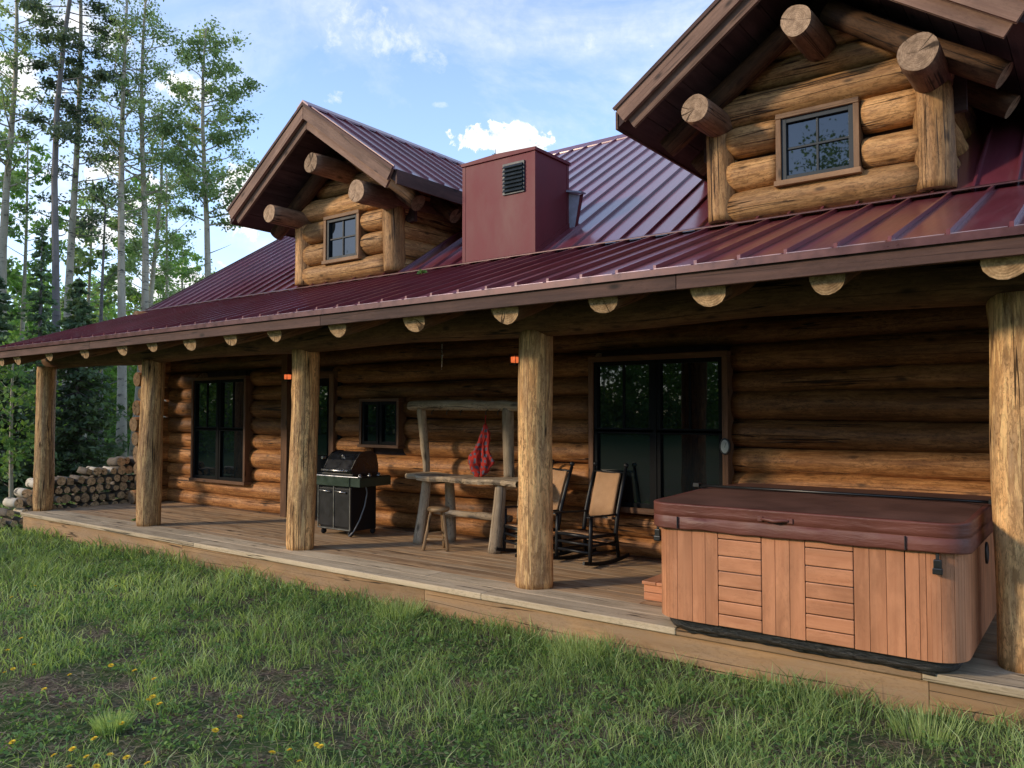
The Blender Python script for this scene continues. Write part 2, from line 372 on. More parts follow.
    def lathe(s,prof,c,mat,n=20,t=.5,axis='z'):
        rg=[]
        for r,z in prof:
            q=[]
            for k in range(n):
                th=2*PI*k/n; p=(r*math.cos(th),r*math.sin(th),z)
                if axis=='y': p=(p[0],-z,p[1])
                if axis=='x': p=(z,p[0],p[1])
                q.append((c[0]+p[0],c[1]+p[1],c[2]+p[2]))
            rg.append(q)
        s.rings(rg,mat,t,True,True)
    def mesh(s,name,off=(0,0,0)):
        me=bpy.data.meshes.new(name)
        ox,oy,oz=off
        me.from_pydata([(x-ox,y-oy,z-oz) for x,y,z in s.v],[],s.f)
        for m in s.mats: me.materials.append(M[m])
        me.polygons.foreach_set('material_index',s.m); me.polygons.foreach_set('use_smooth',s.sm)
        uvl=me.uv_layers.new(name='UVMap'); uvl.data.foreach_set('uv',[c for f in s.uv for p in f for c in p])
        at=me.attributes.new('tone','FLOAT','FACE'); at.data.foreach_set('value',s.t)
        me.update(); return me
def wloc(o):
    v=Vector((0,0,0))
    while o: v+=o.location; o=o.parent
    return v
def tag(o,label=None,cat=None,group=None,kind=None):
    if label: o['label']=label
    if cat: o['category']=cat
    if group: o['group']=group
    if kind: o['kind']=kind
    return o
def obj(name,mb,parent=None,local=False,bevel=0,loc=(0,0,0),seg=2):
    off=(0,0,0)
    if parent is not None and not local: off=wloc(parent)
    elif parent is None: off=loc
    me=mb.mesh(name,off); o=bpy.data.objects.new(name,me); col.objects.link(o)
    if parent is not None: o.parent=parent
    else: o.location=loc
    if bevel:
        md=o.modifiers.new('bevel','BEVEL'); md.width=bevel; md.segments=seg; md.limit_method='ANGLE'; md.angle_limit=R(40); md.harden_normals=False
    return o
def thing(name,label,cat,loc=(0,0,0),rz=0,group=None):
    o=bpy.data.objects.new(name,None); col.objects.link(o); o.location=loc; o.rotation_euler=(0,0,rz); o.empty_display_size=.2
    return tag(o,label,cat,group)
def dup(root,loc=None,rz=None,label=None,group=None,parent=None):
    c=root.copy(); col.objects.link(c)
    if parent is not None: c.parent=parent
    else:
        if loc is not None: c.location=loc
        if rz is not None: c.rotation_euler=(0,0,rz)
        if label: c['label']=label
        if group: c['group']=group
    for ch in list(root.children): dup(ch,parent=c)
    return c
def qmesh(name,verts,faces_n,mat,tones,parent=None,loc=(0,0,0),nv=4):
    """fast mesh of separate nv-gons: verts (F*nv,3)"""
    F=faces_n; me=bpy.data.meshes.new(name)
    me.vertices.add(len(verts)); me.vertices.foreach_set('co',np.ascontiguousarray(verts,dtype=np.float32).ravel())
    me.loops.add(F*nv); me.loops.foreach_set('vertex_index',np.arange(F*nv,dtype=np.int32))
    me.polygons.add(F); me.polygons.foreach_set('loop_start',np.arange(0,F*nv,nv,dtype=np.int32)); me.polygons.foreach_set('loop_total',np.full(F,nv,dtype=np.int32))
    me.update(calc_edges=True); me.materials.append(M[mat])
    at=me.attributes.new('tone','FLOAT','FACE'); at.data.foreach_set('value',np.ascontiguousarray(np.clip(tones,0,1),dtype=np.float32))
    o=bpy.data.objects.new(name,me); col.objects.link(o); o.location=loc
    if parent is not None: o.parent=parent
    return o
def leaves(centers,size,elong=1.,up=.0,n_dir=None):
    """diamond leaves, random orientation"""
    n=len(centers); nrm=rng.normal(size=(n,3)); nrm[:,2]+=up; nrm/=np.linalg.norm(nrm,axis=1)[:,None]
    a=rng.normal(size=(n,3)) if n_dir is None else n_dir+rng.normal(size=(n,3))*.25
    a-=nrm*(a*nrm).sum(1)[:,None]; a/=np.linalg.norm(a,axis=1)[:,None]; b=np.cross(nrm,a)
    sz=(size*rng.uniform(.6,1.3,n))[:,None]
    v=np.empty((n,4,3)); v[:,0]=centers-a*sz*elong; v[:,1]=centers-b*sz*.62; v[:,2]=centers+a*sz*elong; v[:,3]=centers+b*sz*.62
    return v.reshape(-1,3)
# ------------------------------------------------------------------ value noise (numpy)
_tab=rng.random((256,256))
def vn(x,y,s):
    x=np.asarray(x)*s+1000.;y=np.asarray(y)*s+1000.; xi=np.floor(x).astype(int);yi=np.floor(y).astype(int); fx=x-xi;fy=y-yi
    fx=fx*fx*(3-2*fx);fy=fy*fy*(3-2*fy); T=lambda a,b:_tab[a%256,b%256]
    return (T(xi,yi)*(1-fx)+T(xi+1,yi)*fx)*(1-fy)+(T(xi,yi+1)*(1-fx)+T(xi+1,yi+1)*fx)*fy
def gz(x,y):
    x=np.asarray(x,float);y=np.asarray(y,float)
    z=-.275+.05*(vn(x,y,.45)-.5)+.035*(vn(x,y,1.7)-.5)+.02*(vn(x,y,5.)-.5)
    far=np.clip((np.hypot(x+5,y-5)-14)/30,0,1)
    z=z+far*.5*(vn(x,y,.09)-.3)
    inside=(x>-14.3)&(x<2)&(y>5.6)
    return np.where(inside,-.32,z)
# ================================================================== SETTING
def build_ground():
    def axis(lo,hi,f0,f1,st):
        a=[*np.arange(f0,f1+1e-6,st)]; s=st
        p=f1
        while p<hi: s*=1.35; p+=s; a.append(p)
        p=f0; s=st; pre=[]
        while p>lo: s*=1.35; p-=s; pre.append(p)
        return np.array(pre[::-1]+a)
    xs=axis(-420,420,-22,4,.12); ys=axis(-420,420,-4,8,.12)
    X,Y=np.meshgrid(xs,ys); Z=gz(X,Y); nx,ny=len(xs),len(ys)
    me=bpy.data.meshes.new('ground')
    v=np.stack([X,Y,Z],-1).reshape(-1,3)
    i=np.arange(nx*ny).reshape(ny,nx); f=np.stack([i[:-1,:-1],i[:-1,1:],i[1:,1:],i[1:,:-1]],-1).reshape(-1,4)
    me.from_pydata(v.tolist(),[],f.tolist()); me.polygons.foreach_set('use_smooth',[True]*len(me.polygons))
    m,nt,b,out=newmat('ground'); tc=N(nt,'ShaderNodeTexCoord').outputs['Object']
    n1=noise(nt,tc,2.2,6,.65); n2=noise(nt,tc,38,6,.7,.5); n3=noise(nt,tc,.25,3,.5)
    dirt=ramp(nt,n2,[(.34,(.035,.026,.020)),(.5,(.11,.082,.058)),(.66,(.34,.26,.18))])
    gr=ramp(nt,n2,[(.3,(.035,.055,.02)),(.7,(.10,.15,.05))])
    c=mix(nt,ramp(nt,n1,[(.40,0),(.56,1)]),dirt,gr)
    # far away: closed turf
    s=N(nt,'ShaderNodeSeparateXYZ'); L(nt,tc,s.inputs[0])
    farm=ramp(nt,mth(nt,'MULTIPLY',mth(nt,'ADD',s.outputs[0],8.),-.08),[(0,0),(1,1)])
    c=mix(nt,farm,c,ramp(nt,n2,[(.3,(.035,.07,.02)),(.7,(.10,.17,.05))]))
    L(nt,c,b.inputs['Base Color']); b.inputs['Roughness'].default_value=.95; b.inputs['Specular IOR Level'].default_value=.1
    bump(nt,b,n2,.8,.03)
    me.materials.append(m); me.update()
    o=bpy.data.objects.new('ground',me); col.objects.link(o); tag(o,kind='structure')
build_ground()
# ================================================================== CABIN
SL=.338; MS=.63; YB=7.47; ZB=3.41; YE=5.03; ZE=ZB-(YB-YE)*SL
XL,XR=-14.1,2.2
cabin=thing('log_cabin','long log cabin with maroon metal roof, two gabled dormers and a porch','log cabin',(-6,7.6,0))
YW=7.86; RW=.175
OPEN=[(-12.5,-10.96,.43,2.18),(-10.08,-9.1,-.1,2.15),(-8.44,-7.66,1.10,1.77),(-4.66,-3.03,.50,2.21)]
courses=[]
z=.0
hs=[.225,.27,.20,.30,.235,.27,.29,.22,.28,.25,.29,.25,.27]
for h in hs: courses.append((z,z+h)); z+=h
def wall_front():
    mb=MB()
    for ci,(z0,z1) in enumerate(courses):
        zc=(z0+z1)/2; r=(z1-z0)/2*1.05
        for (xa,xb,yo) in ((-13.62,-10.0,YW-.12),(-10.0,XR-.5,YW)):
            cuts=[o for o in OPEN if o[0]<xb and o[1]>xa and min(z1,o[3])-max(z0,o[2])>.3*(z1-z0)]
            cur=xa; segs=[]
            for c in sorted(cuts):
                if c[0]-cur>.05: segs.append((cur,c[0]+.02))
                cur=c[1]-.02
            if xb-cur>.05: segs.append((cur,xb))
            tt=random.uniform(.55,.95) if z1<1.3 else random.uniform(.0,.3)  # upper courses darker: shade under the porch roof put into the log tone
            for a,b in segs:
                d0=random.uniform(-.012,.012)
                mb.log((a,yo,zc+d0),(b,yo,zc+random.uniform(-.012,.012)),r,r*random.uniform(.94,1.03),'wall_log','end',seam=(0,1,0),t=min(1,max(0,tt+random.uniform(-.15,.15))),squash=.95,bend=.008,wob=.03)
            # chinking behind
    # backing so no light leaks between rounds
    for (xa,xb,yo) in ((-13.3,-10.0,YW-.10),(-10.0,XR-.5,YW)):
        mb.box(xa,xb,yo+.04,yo+.10,0,3.35,'soffit')
    mb.box(-10.1,-9.96,YW-.30,YW+.1,0,3.3,'trim')
    mb.box(-14+.75,XR-.5,YW-.2,YW-.02,-.3,.02,'trim')
    return mb
obj('front_wall',wall_front(),cabin)
# other walls (ends and back)
def wall_other():
    mb=MB()
    for (z0,z1) in courses:
        zc=(z0+z1)/2+.02; r=(z1-z0)/2*1.08
        mb.log((-13.53+random.uniform(-.03,.03),7.10+random.uniform(-.07,.07),zc),(-13.46,17.4,zc),r*random.uniform(.8,1.1),r,'wall_log','end_dark',seam=(1,0,0),step=.3)
        mb.log((XR-.55,7.4,zc),(XR-.55,17.4,zc),r,r,'wall_log','end',seam=(-1,0,0),step=.3)
        mb.log((-13.6,17.2,zc),(XR-.4,17.2,zc),r,r,'wall_log','end',seam=(0,-1,0),step=.3,nseg=12)
    return mb
obj('side_wall',wall_other(),cabin)
for x in (-13.42,XR-.5):
    mb=MB(); mb.prism([(7.47,3.2),(17.5,3.2),(12.5,6.45)],0,x,x+.1,'trim'); obj('gable_end',mb,cabin)
# porch roof
def slope_roof(x0,x1,y0,z0,y1,z1,th,name,mat='roof',rib=.305,x_off=0,parent=cabin,soff='soffit'):
    mb=MB(); n=math.hypot(y1-y0,z1-z0)
    mb.prism([(y0,z0),(y1,z1),(y1,z1-.012),(y0,z0-.012)],0,x0,x1,mat)
    x=x_off
    while x<x1-.03:
        if x>x0+.01:
            w=.011
            mb.prism([(y0,z0+.001),(y1,z1+.001),(y1,z1+.036),(y0,z0+.036)],0,x-w,x+w,mat)
        x+=rib
    o=obj(name,mb,parent)
    m2=MB(); k=x0+.02
    while k<x1-.02:
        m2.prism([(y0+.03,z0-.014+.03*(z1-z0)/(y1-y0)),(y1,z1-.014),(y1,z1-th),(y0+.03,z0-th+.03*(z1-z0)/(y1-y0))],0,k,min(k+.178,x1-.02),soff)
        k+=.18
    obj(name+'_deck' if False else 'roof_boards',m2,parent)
    return o
slope_roof(XL,XR,YE,ZE,YB,ZB,.055,'porch_roof',x_off=-4.35-.305*32)
slope_roof(XL,XR,YB,ZB,12.5,ZB+(12.5-YB)*MS,.10,'main_roof',mat='roof_upper',x_off=-3.89-.305*34)
slope_roof(XL,XR,17.6,ZB-.05,12.5,ZB+(12.5-YB)*MS,.10,'back_roof',x_off=-3.89-.305*34)
mb=MB(); zr=ZB+(12.5-YB)*MS
mb.prism([(12.33,zr-.105),(12.5,zr+.03),(12.67,zr-.105),(12.67,zr-.085),(12.5,zr+.05),(12.33,zr-.085)],0,XL-.02,XR,'roof'); obj('ridge_cap',mb,cabin)
mb=MB() # flashing lip at the pitch break + rake trim
mb.prism([(YB-.10,ZB-.10*SL+.038),(YB+.02,ZB+.046),(YB+.02,ZB+.052),(YB-.10,ZB-.10*SL+.046)],0,XL,XR,'drip')
mb.prism([(YE,ZE+.012),(YB,ZB+.012),(YB,ZB-.10),(YE,ZE-.10)],0,XL-.03,XL-.002,'fascia')
mb.prism([(YB,ZB+.03),(12.5,zr+.03),(12.5,zr-.16),(YB,ZB-.16)],0,XL-.03,XL-.002,'fascia')
obj('flashing',mb,cabin)
mb=MB()
x=XL-.03
for x0,x1 in ((XL-.03,-10.8),(-10.797,-6.1),(-6.097,-2.35),(-2.347,XR)):
    mb.box(x0,x1,YE-.02,YE+.022,ZE-.155,ZE-.03,'fascia')
obj('fascia_board',mb,cabin,bevel=.004)
mb=MB(); mb.prism([(YE-.045,ZE-.004),(YE+.03,ZE-.002),(YE+.03,ZE-.018),(YE-.03,ZE-.02),(YE-.03,ZE-.05),(YE-.045,ZE-.05)],0,XL-.03,XR,'drip'); obj('drip_edge',mb,cabin)
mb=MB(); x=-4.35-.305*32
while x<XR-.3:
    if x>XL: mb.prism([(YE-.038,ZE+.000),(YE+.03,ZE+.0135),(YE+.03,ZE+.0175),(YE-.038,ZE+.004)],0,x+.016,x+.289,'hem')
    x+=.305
tag(obj('panel_hem',mb,cabin),'folded hem, sky glint in its pale colour, along the lower edge of the porch roof panels'); mb=MB()
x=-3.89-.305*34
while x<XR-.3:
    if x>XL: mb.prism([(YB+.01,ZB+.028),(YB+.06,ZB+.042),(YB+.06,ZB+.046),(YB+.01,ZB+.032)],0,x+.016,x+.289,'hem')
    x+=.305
tag(obj('panel_hem',mb,cabin),'folded hem, sky glint in its pale colour, along the lower edge of the main roof panels')
# rafters
raf=[-13.84,-13.28,-12.2,-11.11,-10.08,-9.36,-8.53,-7.71,-6.96,-5.94,-4.92,-3.91,-2.99,-2.15,-1.36,-.43,.55,1.5]
for x in raf:
    mb=MB(); r=.128*random.uniform(.9,1.1); zz=2.44+random.uniform(-.01,.01)
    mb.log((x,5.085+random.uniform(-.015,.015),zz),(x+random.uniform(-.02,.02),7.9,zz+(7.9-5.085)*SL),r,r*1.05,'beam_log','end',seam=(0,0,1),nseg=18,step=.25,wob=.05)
    obj('rafter',mb,cabin)
mb=MB(); mb.log((-14.05,5.92,2.475),(XR,5.92,2.475),.175,.19,'beam_log','end',nseg=22,step=.2,wob=.03); obj('porch_beam',mb,cabin)
for i,(x,y) in enumerate([(-13.84,5.73),(-10.82,5.88),(-7.53,5.93),(-4.19,5.93),(-.43,5.88)]):
    mb=MB(); r=[.142,.15,.155,.152,.152][i]
    dx=[.03,.03,.03,.0,.0][i]
    mb.log((x,y,0.002),(x+dx,y+.02,2.33),r*1.06,r,'post_log','end',seam=(.6,.8,0),nseg=28,step=.06,wob=.045,bend=.01,t=[.35,.25,.75,.85,.9][i])
    obj('porch_post',mb,cabin)
# deck
def deck():
    mb=MB(); y=5.925
    while y<7.9:
        x=-13.80
        while x<XR:
            l=random.uniform(2.4,4.6); x1=min(x+l,XR)
            mb.box(x+.001,x1-.001,y+.0012,y+.1385,-.038,random.uniform(-.001,.001),'deck'); x=x1
        y+=.14
    return mb
obj('deck_boards',deck(),cabin,bevel=.003,seg=1)
mb=MB()
for x0,x1 in ((-13.84,-8.9),(-8.897,-4.4),(-4.397,-2.56),(-.93,.6),(.603,XR)): mb.box(x0,x1,5.405,5.662,-.05,.004,'deckedge'); 0
[mb.box(a_,b_,5.665,5.92,-.05,.003,'deckedge') for a_,b_ in ((-13.84,-9.6),(-9.597,-5.3),(-5.297,-1.2),(-1.197,XR))]; mb.box(-2.557,-.933,5.41,5.662,-.05,-.002,'deckskirt',t=.2); obj('deck_edge_board',mb,cabin,bevel=.008)  # piece below the tub uses the darker skirt wood: tub shade in the colour
mb=MB()
for x0,x1 in ((-13.81,-9.2),(-9.197,-5.1),(-5.097,-.9),(-.897,XR)): mb.box(x0,x1,5.435,5.49,-.42,-.052,'deckskirt')
mb.box(-13.81,-13.76,5.5,7.7,-.42,-.052,'deckskirt'); obj('deck_skirt',mb,cabin,bevel=.004)
# windows
def window(x0,x1,z0,z1,y,cas,frames,panes,name='window',par=cabin,cm='trim',fm='frame',depth=.16):
    """cas: casing width. frames: list of sash rects (x0,x1,z0,z1,[muntin x],[muntin z])"""
    mb=MB()
    mb.box(x0,x0+cas,y,y+depth,z0+cas+.002,z1-cas-.002,cm); mb.box(x1-cas,x1,y,y+depth,z0+cas+.002,z1-cas-.002,cm)
    mb.box(x0,x1,y-.004,y+depth,z1-cas,z1,cm); mb.box(x0-.015,x1+.015,y-.02,y+depth,z0,z0+cas,cm)
    w=obj(name,mb,par,bevel=.004)
    fb=MB()
    for (a,b,c,d,mx,mz) in frames:
        fw=.045
        fb.box(a,a+fw,y+.02,y+.09,c,d,fm); fb.box(b-fw,b,y+.02,y+.09,c,d,fm)
        fb.box(a+fw,b-fw,y+.023,y+.088,c,c+fw,fm); fb.box(a+fw,b-fw,y+.023,y+.088,d-fw,d,fm)
        for m in mx: fb.box(m-.011,m+.011,y+.043,y+.075,c+fw,d-fw,fm)
        for m in mz: fb.box(a+fw,b-fw,y+.040,y+.077,m-.011,m+.011,fm)
    f=obj('sash',fb,w,bevel=.003)
    pb=MB()
    pb.box(panes[0],panes[1],y+.058,y+.066,panes[2],panes[3],'glass'); 
    obj('pane',pb,w)
    return w
def pair(x0,x1,z0,z1,zm,cas,y,cm='trim'):
    xm=(x0+x1)/2; a=x0+cas;b=x1-cas; g=.02
    fr=[]
    for (p,q) in ((a,xm-g),(xm+g,b)):
        fr.append((p,q,zm,z1-cas,[(p+q)/2],[])); fr.append((p,q,z0+cas,zm+.03,[],[]))
    fr=[f if i%2==0 else f for i,f in enumerate(fr)]
    w=window(x0,x1,z0,z1,y,cas,fr,(a+.01,b-.01,z0+cas+.01,z1-cas-.01),cm=cm)
    m=MB(); m.box(xm-g,xm+g,y+.012,y+.1,z0+cas,z1-cas,'frame'); obj('mullion',m,w)
    return w
tag(pair(-12.52,-10.97,.43,2.18,1.30,.05,7.525,'trim'),'tall double hung window in the left wall between second and third posts')
tag(pair(-4.66,-3.03,.50,2.21,1.37,.06,7.635),'large double hung window pair left of the hot tub')
w2=window(-8.44,-7.66,1.10,1.78,7.64,.04,[(-8.40,-8.07,1.14,1.74,[],[1.40]),(-8.05,-7.70,1.14,1.74,[],[])],(-8.38,-7.72,1.15,1.73)); tag(w2,'small dark framed window above the grill')
# door in the recess
mb=MB(); mb.box(-10.0,-9.0,7.78,7.83,.02,2.10,'frame'); mb.box(-9.16,-9.06,7.70,7.86,0,2.16,'trim'); mb.box(-9.96,-9.0,7.72,7.86,2.10,2.2,'trim')
door=obj('door',mb,cabin,bevel=.004)
mb=MB(); mb.box(-9.85,-9.28,7.768,7.775,.95,1.98,'glass'); obj('pane',mb,door)
mb=MB(); mb.lathe([(.02,0),(.024,.02),(.01,.03),(.01,.05),(.028,.06),(.02,.08)],(-9.3,7.775,.92),'steel',12,axis='y'); obj('handle',mb,door)
# chimney
CX0,CX1,CY0,CY1,CZ=-6.40,-5.29,7.495,8.22,4.665
mb=MB(); mb.box(CX0,CX1,CY0,CY1,3.36,CZ,'maroon',t=.5); ch=obj('chimney',mb,cabin,bevel=.006)
mb=MB(); mb.box(CX0-.02,CX1+.02,CY0-.02,CY1+.02,CZ,CZ+.035,'maroon',t=.5); mb.prism([(CX0-.025,CZ+.035),(CX1+.025,CZ+.035),((CX0+CX1)/2,CZ+.06)],1,CY0-.02,CY1+.02,'maroon'); obj('cap',mb,ch,bevel=.003)
for cx_,cy_ in ((CX0,CY0),(CX1,CY0),(CX1,CY1)):
    sx=1 if cx_==CX0 else -1; sy=1 if cy_==CY0 else -1; mb=MB()
    mb.prism([(cx_-sx*.004,cy_-sy*.004),(cx_+sx*.045,cy_-sy*.004),(cx_+sx*.045,cy_-sy*.0005),(cx_-sx*.0005,cy_-sy*.0005),(cx_-sx*.0005,cy_+sy*.045),(cx_-sx*.004,cy_+sy*.045)],2,3.42,CZ-.002,'maroon',t=.5)
    obj('corner_trim',mb,ch)
mb=MB(); mb.box(-5.755,-5.435,CY0-.02,CY0+.003,4.20,4.575,'vent')
for k in range(7):
    zz=4.225+k*.048; mb.prism([(CY0-.045,zz-.002),(CY0-.02,zz+.03),(CY0-.02,zz+.038),(CY0-.048,zz+.004)],0,-5.74,-5.45,'frame_blue')
obj('vent',mb,ch)
mb=MB()  # flashing plate at the back corner of the chimney
zc=lambda y:ZB+(y-YB)*MS
mb.prism([(CX1+.002,3.86),(CX1+.09,3.86),(CX1+.17,4.27),(CX1+.002,4.32)],1,8.22,8.232,'flash')
mb.prism([(CX1+.09,3.86),(CX1+.12,3.86),(CX1+.21,4.27),(CX1+.17,4.27)],1,8.215,8.232,'maroon'); mb.prism([(CX1+.0,4.322),(CX1+.22,4.272),(CX1+.23,4.29),(CX1+.0,4.345)],1,8.16,8.26,'flash')
obj('chimney_flashing',mb,ch)
mb=MB(); mb.prism([(7.48,3.40),(8.4,zc(8.4)-.02),(8.4,zc(8.4)+.06),(7.48,3.47)],0,CX1+.001,CX1+.012,'maroon'); mb.box(CX0-.03,CX1+.03,CY0-.012,CY0-.001,3.38,3.46,'maroon'); obj('base_flashing',mb,ch)
# dormers
def dormer(cx,label):
    hw=1.73; zr=5.81; ze=4.60; yf=6.82; sl=(zr-ze)/hw; q=2*math.pi
    mb=MB(); ya=7.64
    X0,X1=cx-.86,cx+.86
    wx0,wx1=cx-.375,cx+.395
    # gable front logs
    mb.log((X0,ya,3.62),(X1,ya,3.645),.15,.155,'dormer_log','end',wob=.05)
    for za,zb in ((3.79,4.10),(4.12,4.43)):
        zc_=(za+zb)/2; r=(zb-za)/2
        mb.log((X0,ya,zc_),(wx0+.0,ya,zc_),r,r*.97,'dormer_log','end',wob=.04,step=.08); mb.log((wx1-.0,ya,zc_),(X1,ya,zc_),r,r*.98,'dormer_log','end',wob=.04,step=.08)
    mb.log((X0-.25,ya+.02,4.60),(X1+.25,ya,4.60),.165,.15,'dormer_log','end')
    mb.log((cx-.72,ya+.1,4.90),(cx+.72,ya+.1,4.90),.14,.14,'dormer_log','end'); mb.log((cx-.45,ya+.12,5.17),(cx+.45,ya+.12,5.17),.13,.13,'dormer_log','end')
    mb.prism([(cx-1.2,4.2),(cx+1.2,4.2),(cx+1.2,4.75),(cx,5.6),(cx-1.2,4.75)],1,ya+.1,ya+.16,'soffit')
    mb.box(X0-.05,X1+.05,ya+.06,ya+.12,3.45,4.5,'soffit')
    # side walls
    for s in (-1,1):
        zz=3.58; 
        while zz<4.75:
            y1=(zz+.12-ZB)/MS+YB+.35
            mb.log((cx+s*.96,ya+.02,zz),(cx+s*.96,y1,zz),.145,.14,'dormer_log','end',seam=(-s,0,0),step=.15); zz+=.265
    d=obj('dormer',mb,cabin); tag(d,label)
    for s in (-1,1):
        mb=MB(); xx=cx+s*.965+(.0 if s<0 else .0)
        mb.log((xx,7.60,3.50 if s<0 else 3.50),(xx,7.60,4.42),.135 if s<0 else .155,None,'dormer_log','end',seam=(0,1,0),nseg=24,step=.07,wob=.04); obj('corner_post',mb,d)
    # purlins
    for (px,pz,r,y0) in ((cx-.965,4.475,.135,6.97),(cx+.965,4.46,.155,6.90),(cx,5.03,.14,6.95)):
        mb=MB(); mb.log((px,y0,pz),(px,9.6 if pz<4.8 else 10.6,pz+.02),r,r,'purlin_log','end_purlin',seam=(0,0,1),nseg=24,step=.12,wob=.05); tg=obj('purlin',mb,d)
    # sloping log rafters on the gable wall
    for s in (-1,1):
        for yy,rr,dz in ((7.50,.105,0),(8.25,.10,-.02)):
            mb=MB(); mb.log((cx+s*.12,yy,5.30+dz),(cx+s*1.50,yy,5.30-1.38*sl+dz),rr,rr*1.08,'beam_log','end_dark',seam=(0,1,0),nseg=18,t=0); obj('log_rafter',mb,d)  # dark wood at its lowest tone: gable overhang shade painted into these rafters
    # roof skin
    mb=MB(); m2=MB(); yE=9.45; yR=11.4
    for s in (-1,1):
        def P(u,y,dz): return (cx+s*hw*u, y, zr-(zr-ze)*u+dz)
        def yb(u): return yR+(yE-yR)*u
        def slab(mbx,u0,u1,y0,d0,d1,mat,t=.5,yend=None):
            b=len(mbx.v); 
            A=[P(u0,y0,d0),P(u1,y0,d0),P(u1,yend if yend else yb(u1),d0),P(u0,yend if yend else yb(u0),d0),P(u0,y0,d1),P(u1,y0,d1),P(u1,yend if yend else yb(u1),d1),P(u0,yend if yend else yb(u0),d1)]
            mbx.v.extend(A); o=random.random()*30
            for q in ((0,1,2,3),(7,6,5,4),(0,4,5,1),(1,5,6,2),(2,6,7,3),(3,7,4,0)):
                mbx.face([b+i for i in q],mat,[(A[i][1]+o,(A[i][0])*1.2+A[i][2]*.5) for i in q],t)
        slab(mb,0,1,yf,0,-.012,'roof')
        y=yf+.02
        while y<11.2:
            umax=1 if y<yE else (yR-y)/(yR-yE)
            if umax>.05:
                b=len(mb.v); A=[P(0,y-.01,0.001),P(umax,y-.01,0.001),P(umax,y+.01,0.001),P(0,y+.01,0.001),P(0,y-.01,.034),P(umax,y-.01,.034),P(umax,y+.01,.034),P(0,y+.01,.034)]
                mb.v.extend(A)
                for q in ((7,6,5,4),(0,4,5,1),(1,5,6,2),(2,6,7,3),(3,7,4,0)): mb.face([b+i for i in q],'roof',[(A[i][0],A[i][1]) for i in q],.5)
            y+=.305
        k=0; nb=9
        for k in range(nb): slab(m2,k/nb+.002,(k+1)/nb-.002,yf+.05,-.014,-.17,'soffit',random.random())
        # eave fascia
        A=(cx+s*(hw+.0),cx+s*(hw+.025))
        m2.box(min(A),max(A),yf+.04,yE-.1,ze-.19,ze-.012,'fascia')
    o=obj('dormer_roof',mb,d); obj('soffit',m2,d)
    mb=MB()
    mb.prism([(cx-.12,zr-.07),(cx,zr+.02),(cx+.12,zr-.07),(cx+.12,zr-.045),(cx,zr+.048),(cx-.12,zr-.045)],1,yf-.03,11.4,'roof'); obj('ridge_cap',mb,d)
    mb=MB(); nx,nz=sl/math.hypot(1,sl),1/math.hypot(1,sl)
    for s in (-1,1):
        def S(u,o): # point along slope at perpendicular offset o below the top
            return (cx+s*(hw*u-o*nx),zr-(zr-ze)*u-o*nz)
        def brd(o0,o1,y0,y1,mat,u1=1.0):
            ua=o0*nx/hw; ub=o1*nx/hw
            pts=[S(ua,o0),S(u1,o0),S(u1,o1),S(ub,o1)]
            if s<0: pts=pts[::-1]
            mb.prism(pts,1,y0,y1,mat)
        brd(.012,.165,yf-.02,yf+.025,'barge'); brd(.166,.27,yf+.04,yf+.075,'barge',.985)
        brd(-.010,.018,yf-.035,yf-.022,'fascia',1.005)
    obj('barge_board',mb,d,bevel=.004)
    a,b=wx0+.065,wx1-.065
    w=window(wx0+.01,wx1-.01,3.735,4.43,7.475,.05,[(wx0+.06,wx1-.06,3.785,4.38,[(a+b)/2],[4.09])],(wx0+.07,wx1-.07,3.79,4.37),par=d,cm='trim_light',fm='frame_blue')
    return d
# windows inside a dormer are sub-parts: flatten sash and pane onto the dormer afterwards
def flatten(d):
    for w in list(d.children):
        for g in list(w.children):
            g.parent=d
            
dL=dormer(-8.68,'left gabled dormer with a small four pane window and a maroon metal roof'); dR=dormer(-2.10,'right gabled dormer, closest to the camera, with a small four pane window'); flatten(dL); flatten(dR)
# ================================================================== WALL THINGS
def lantern(x,y,z,lab):
    t=thing('wall_lantern',lab,'lantern',(x,y,z),0,'orange glowing lanterns under the porch roof')
    mb=MB(); mb.box(-.035,.035,.06,.30,.055,.07,'blackmetal'); mb.box(-.05,.05,-.045,.06,.05,.065,'blackmetal'); mb.box(-.05,.05,-.045,.06,-.065,-.05,'blackmetal')
    for a in(-.046,.040):
        for b in (-.043,.052): mb.box(a,a+.006,b,b+.006,-.05,.05,'blackmetal')
    obj('housing',mb,t,local=True)
    mb=MB(); mb.box(-.034,.034,-.034,.046,-.034,.034,'amber'); obj('glass',mb,t,local=True,bevel=.005)
lantern(-9.77,7.42,2.12,'orange glowing lantern on the wall beside the third porch post')
lantern(-5.53,7.42,2.205,'orange glowing lantern on the wall left of the fourth porch post')
t=thing('thermometer','small oval thermometer with a pale face on the window trim beside the hot tub','thermometer',(-3.06,7.64,1.245))
mb=MB(); rg=[]
for (sc,yy) in ((1,.02),(1,-.012),(.9,-.022),(.78,-.014)): rg.append([( -0+.055*sc*math.cos(a),yy,.085*sc*math.sin(a)) for a in [2*PI*k/28 for k in range(28)]][::-1])
mb.rings(rg,'blackmetal'); obj('rim',mb,t,local=True)
M['face']=plain('face',(.30,.33,.30),.4)
mb=MB(); mb.rings([[(.04*math.cos(a),yy,.066*math.sin(a)) for a in [2*PI*k/28 for k in range(28)]][::-1] for yy in(-.013,-.017)],'face'); mb.bar((0,-.019,-.01),(.018,-.019,.04),.004,.003,'blackmetal'); obj('dial',mb,t,local=True)
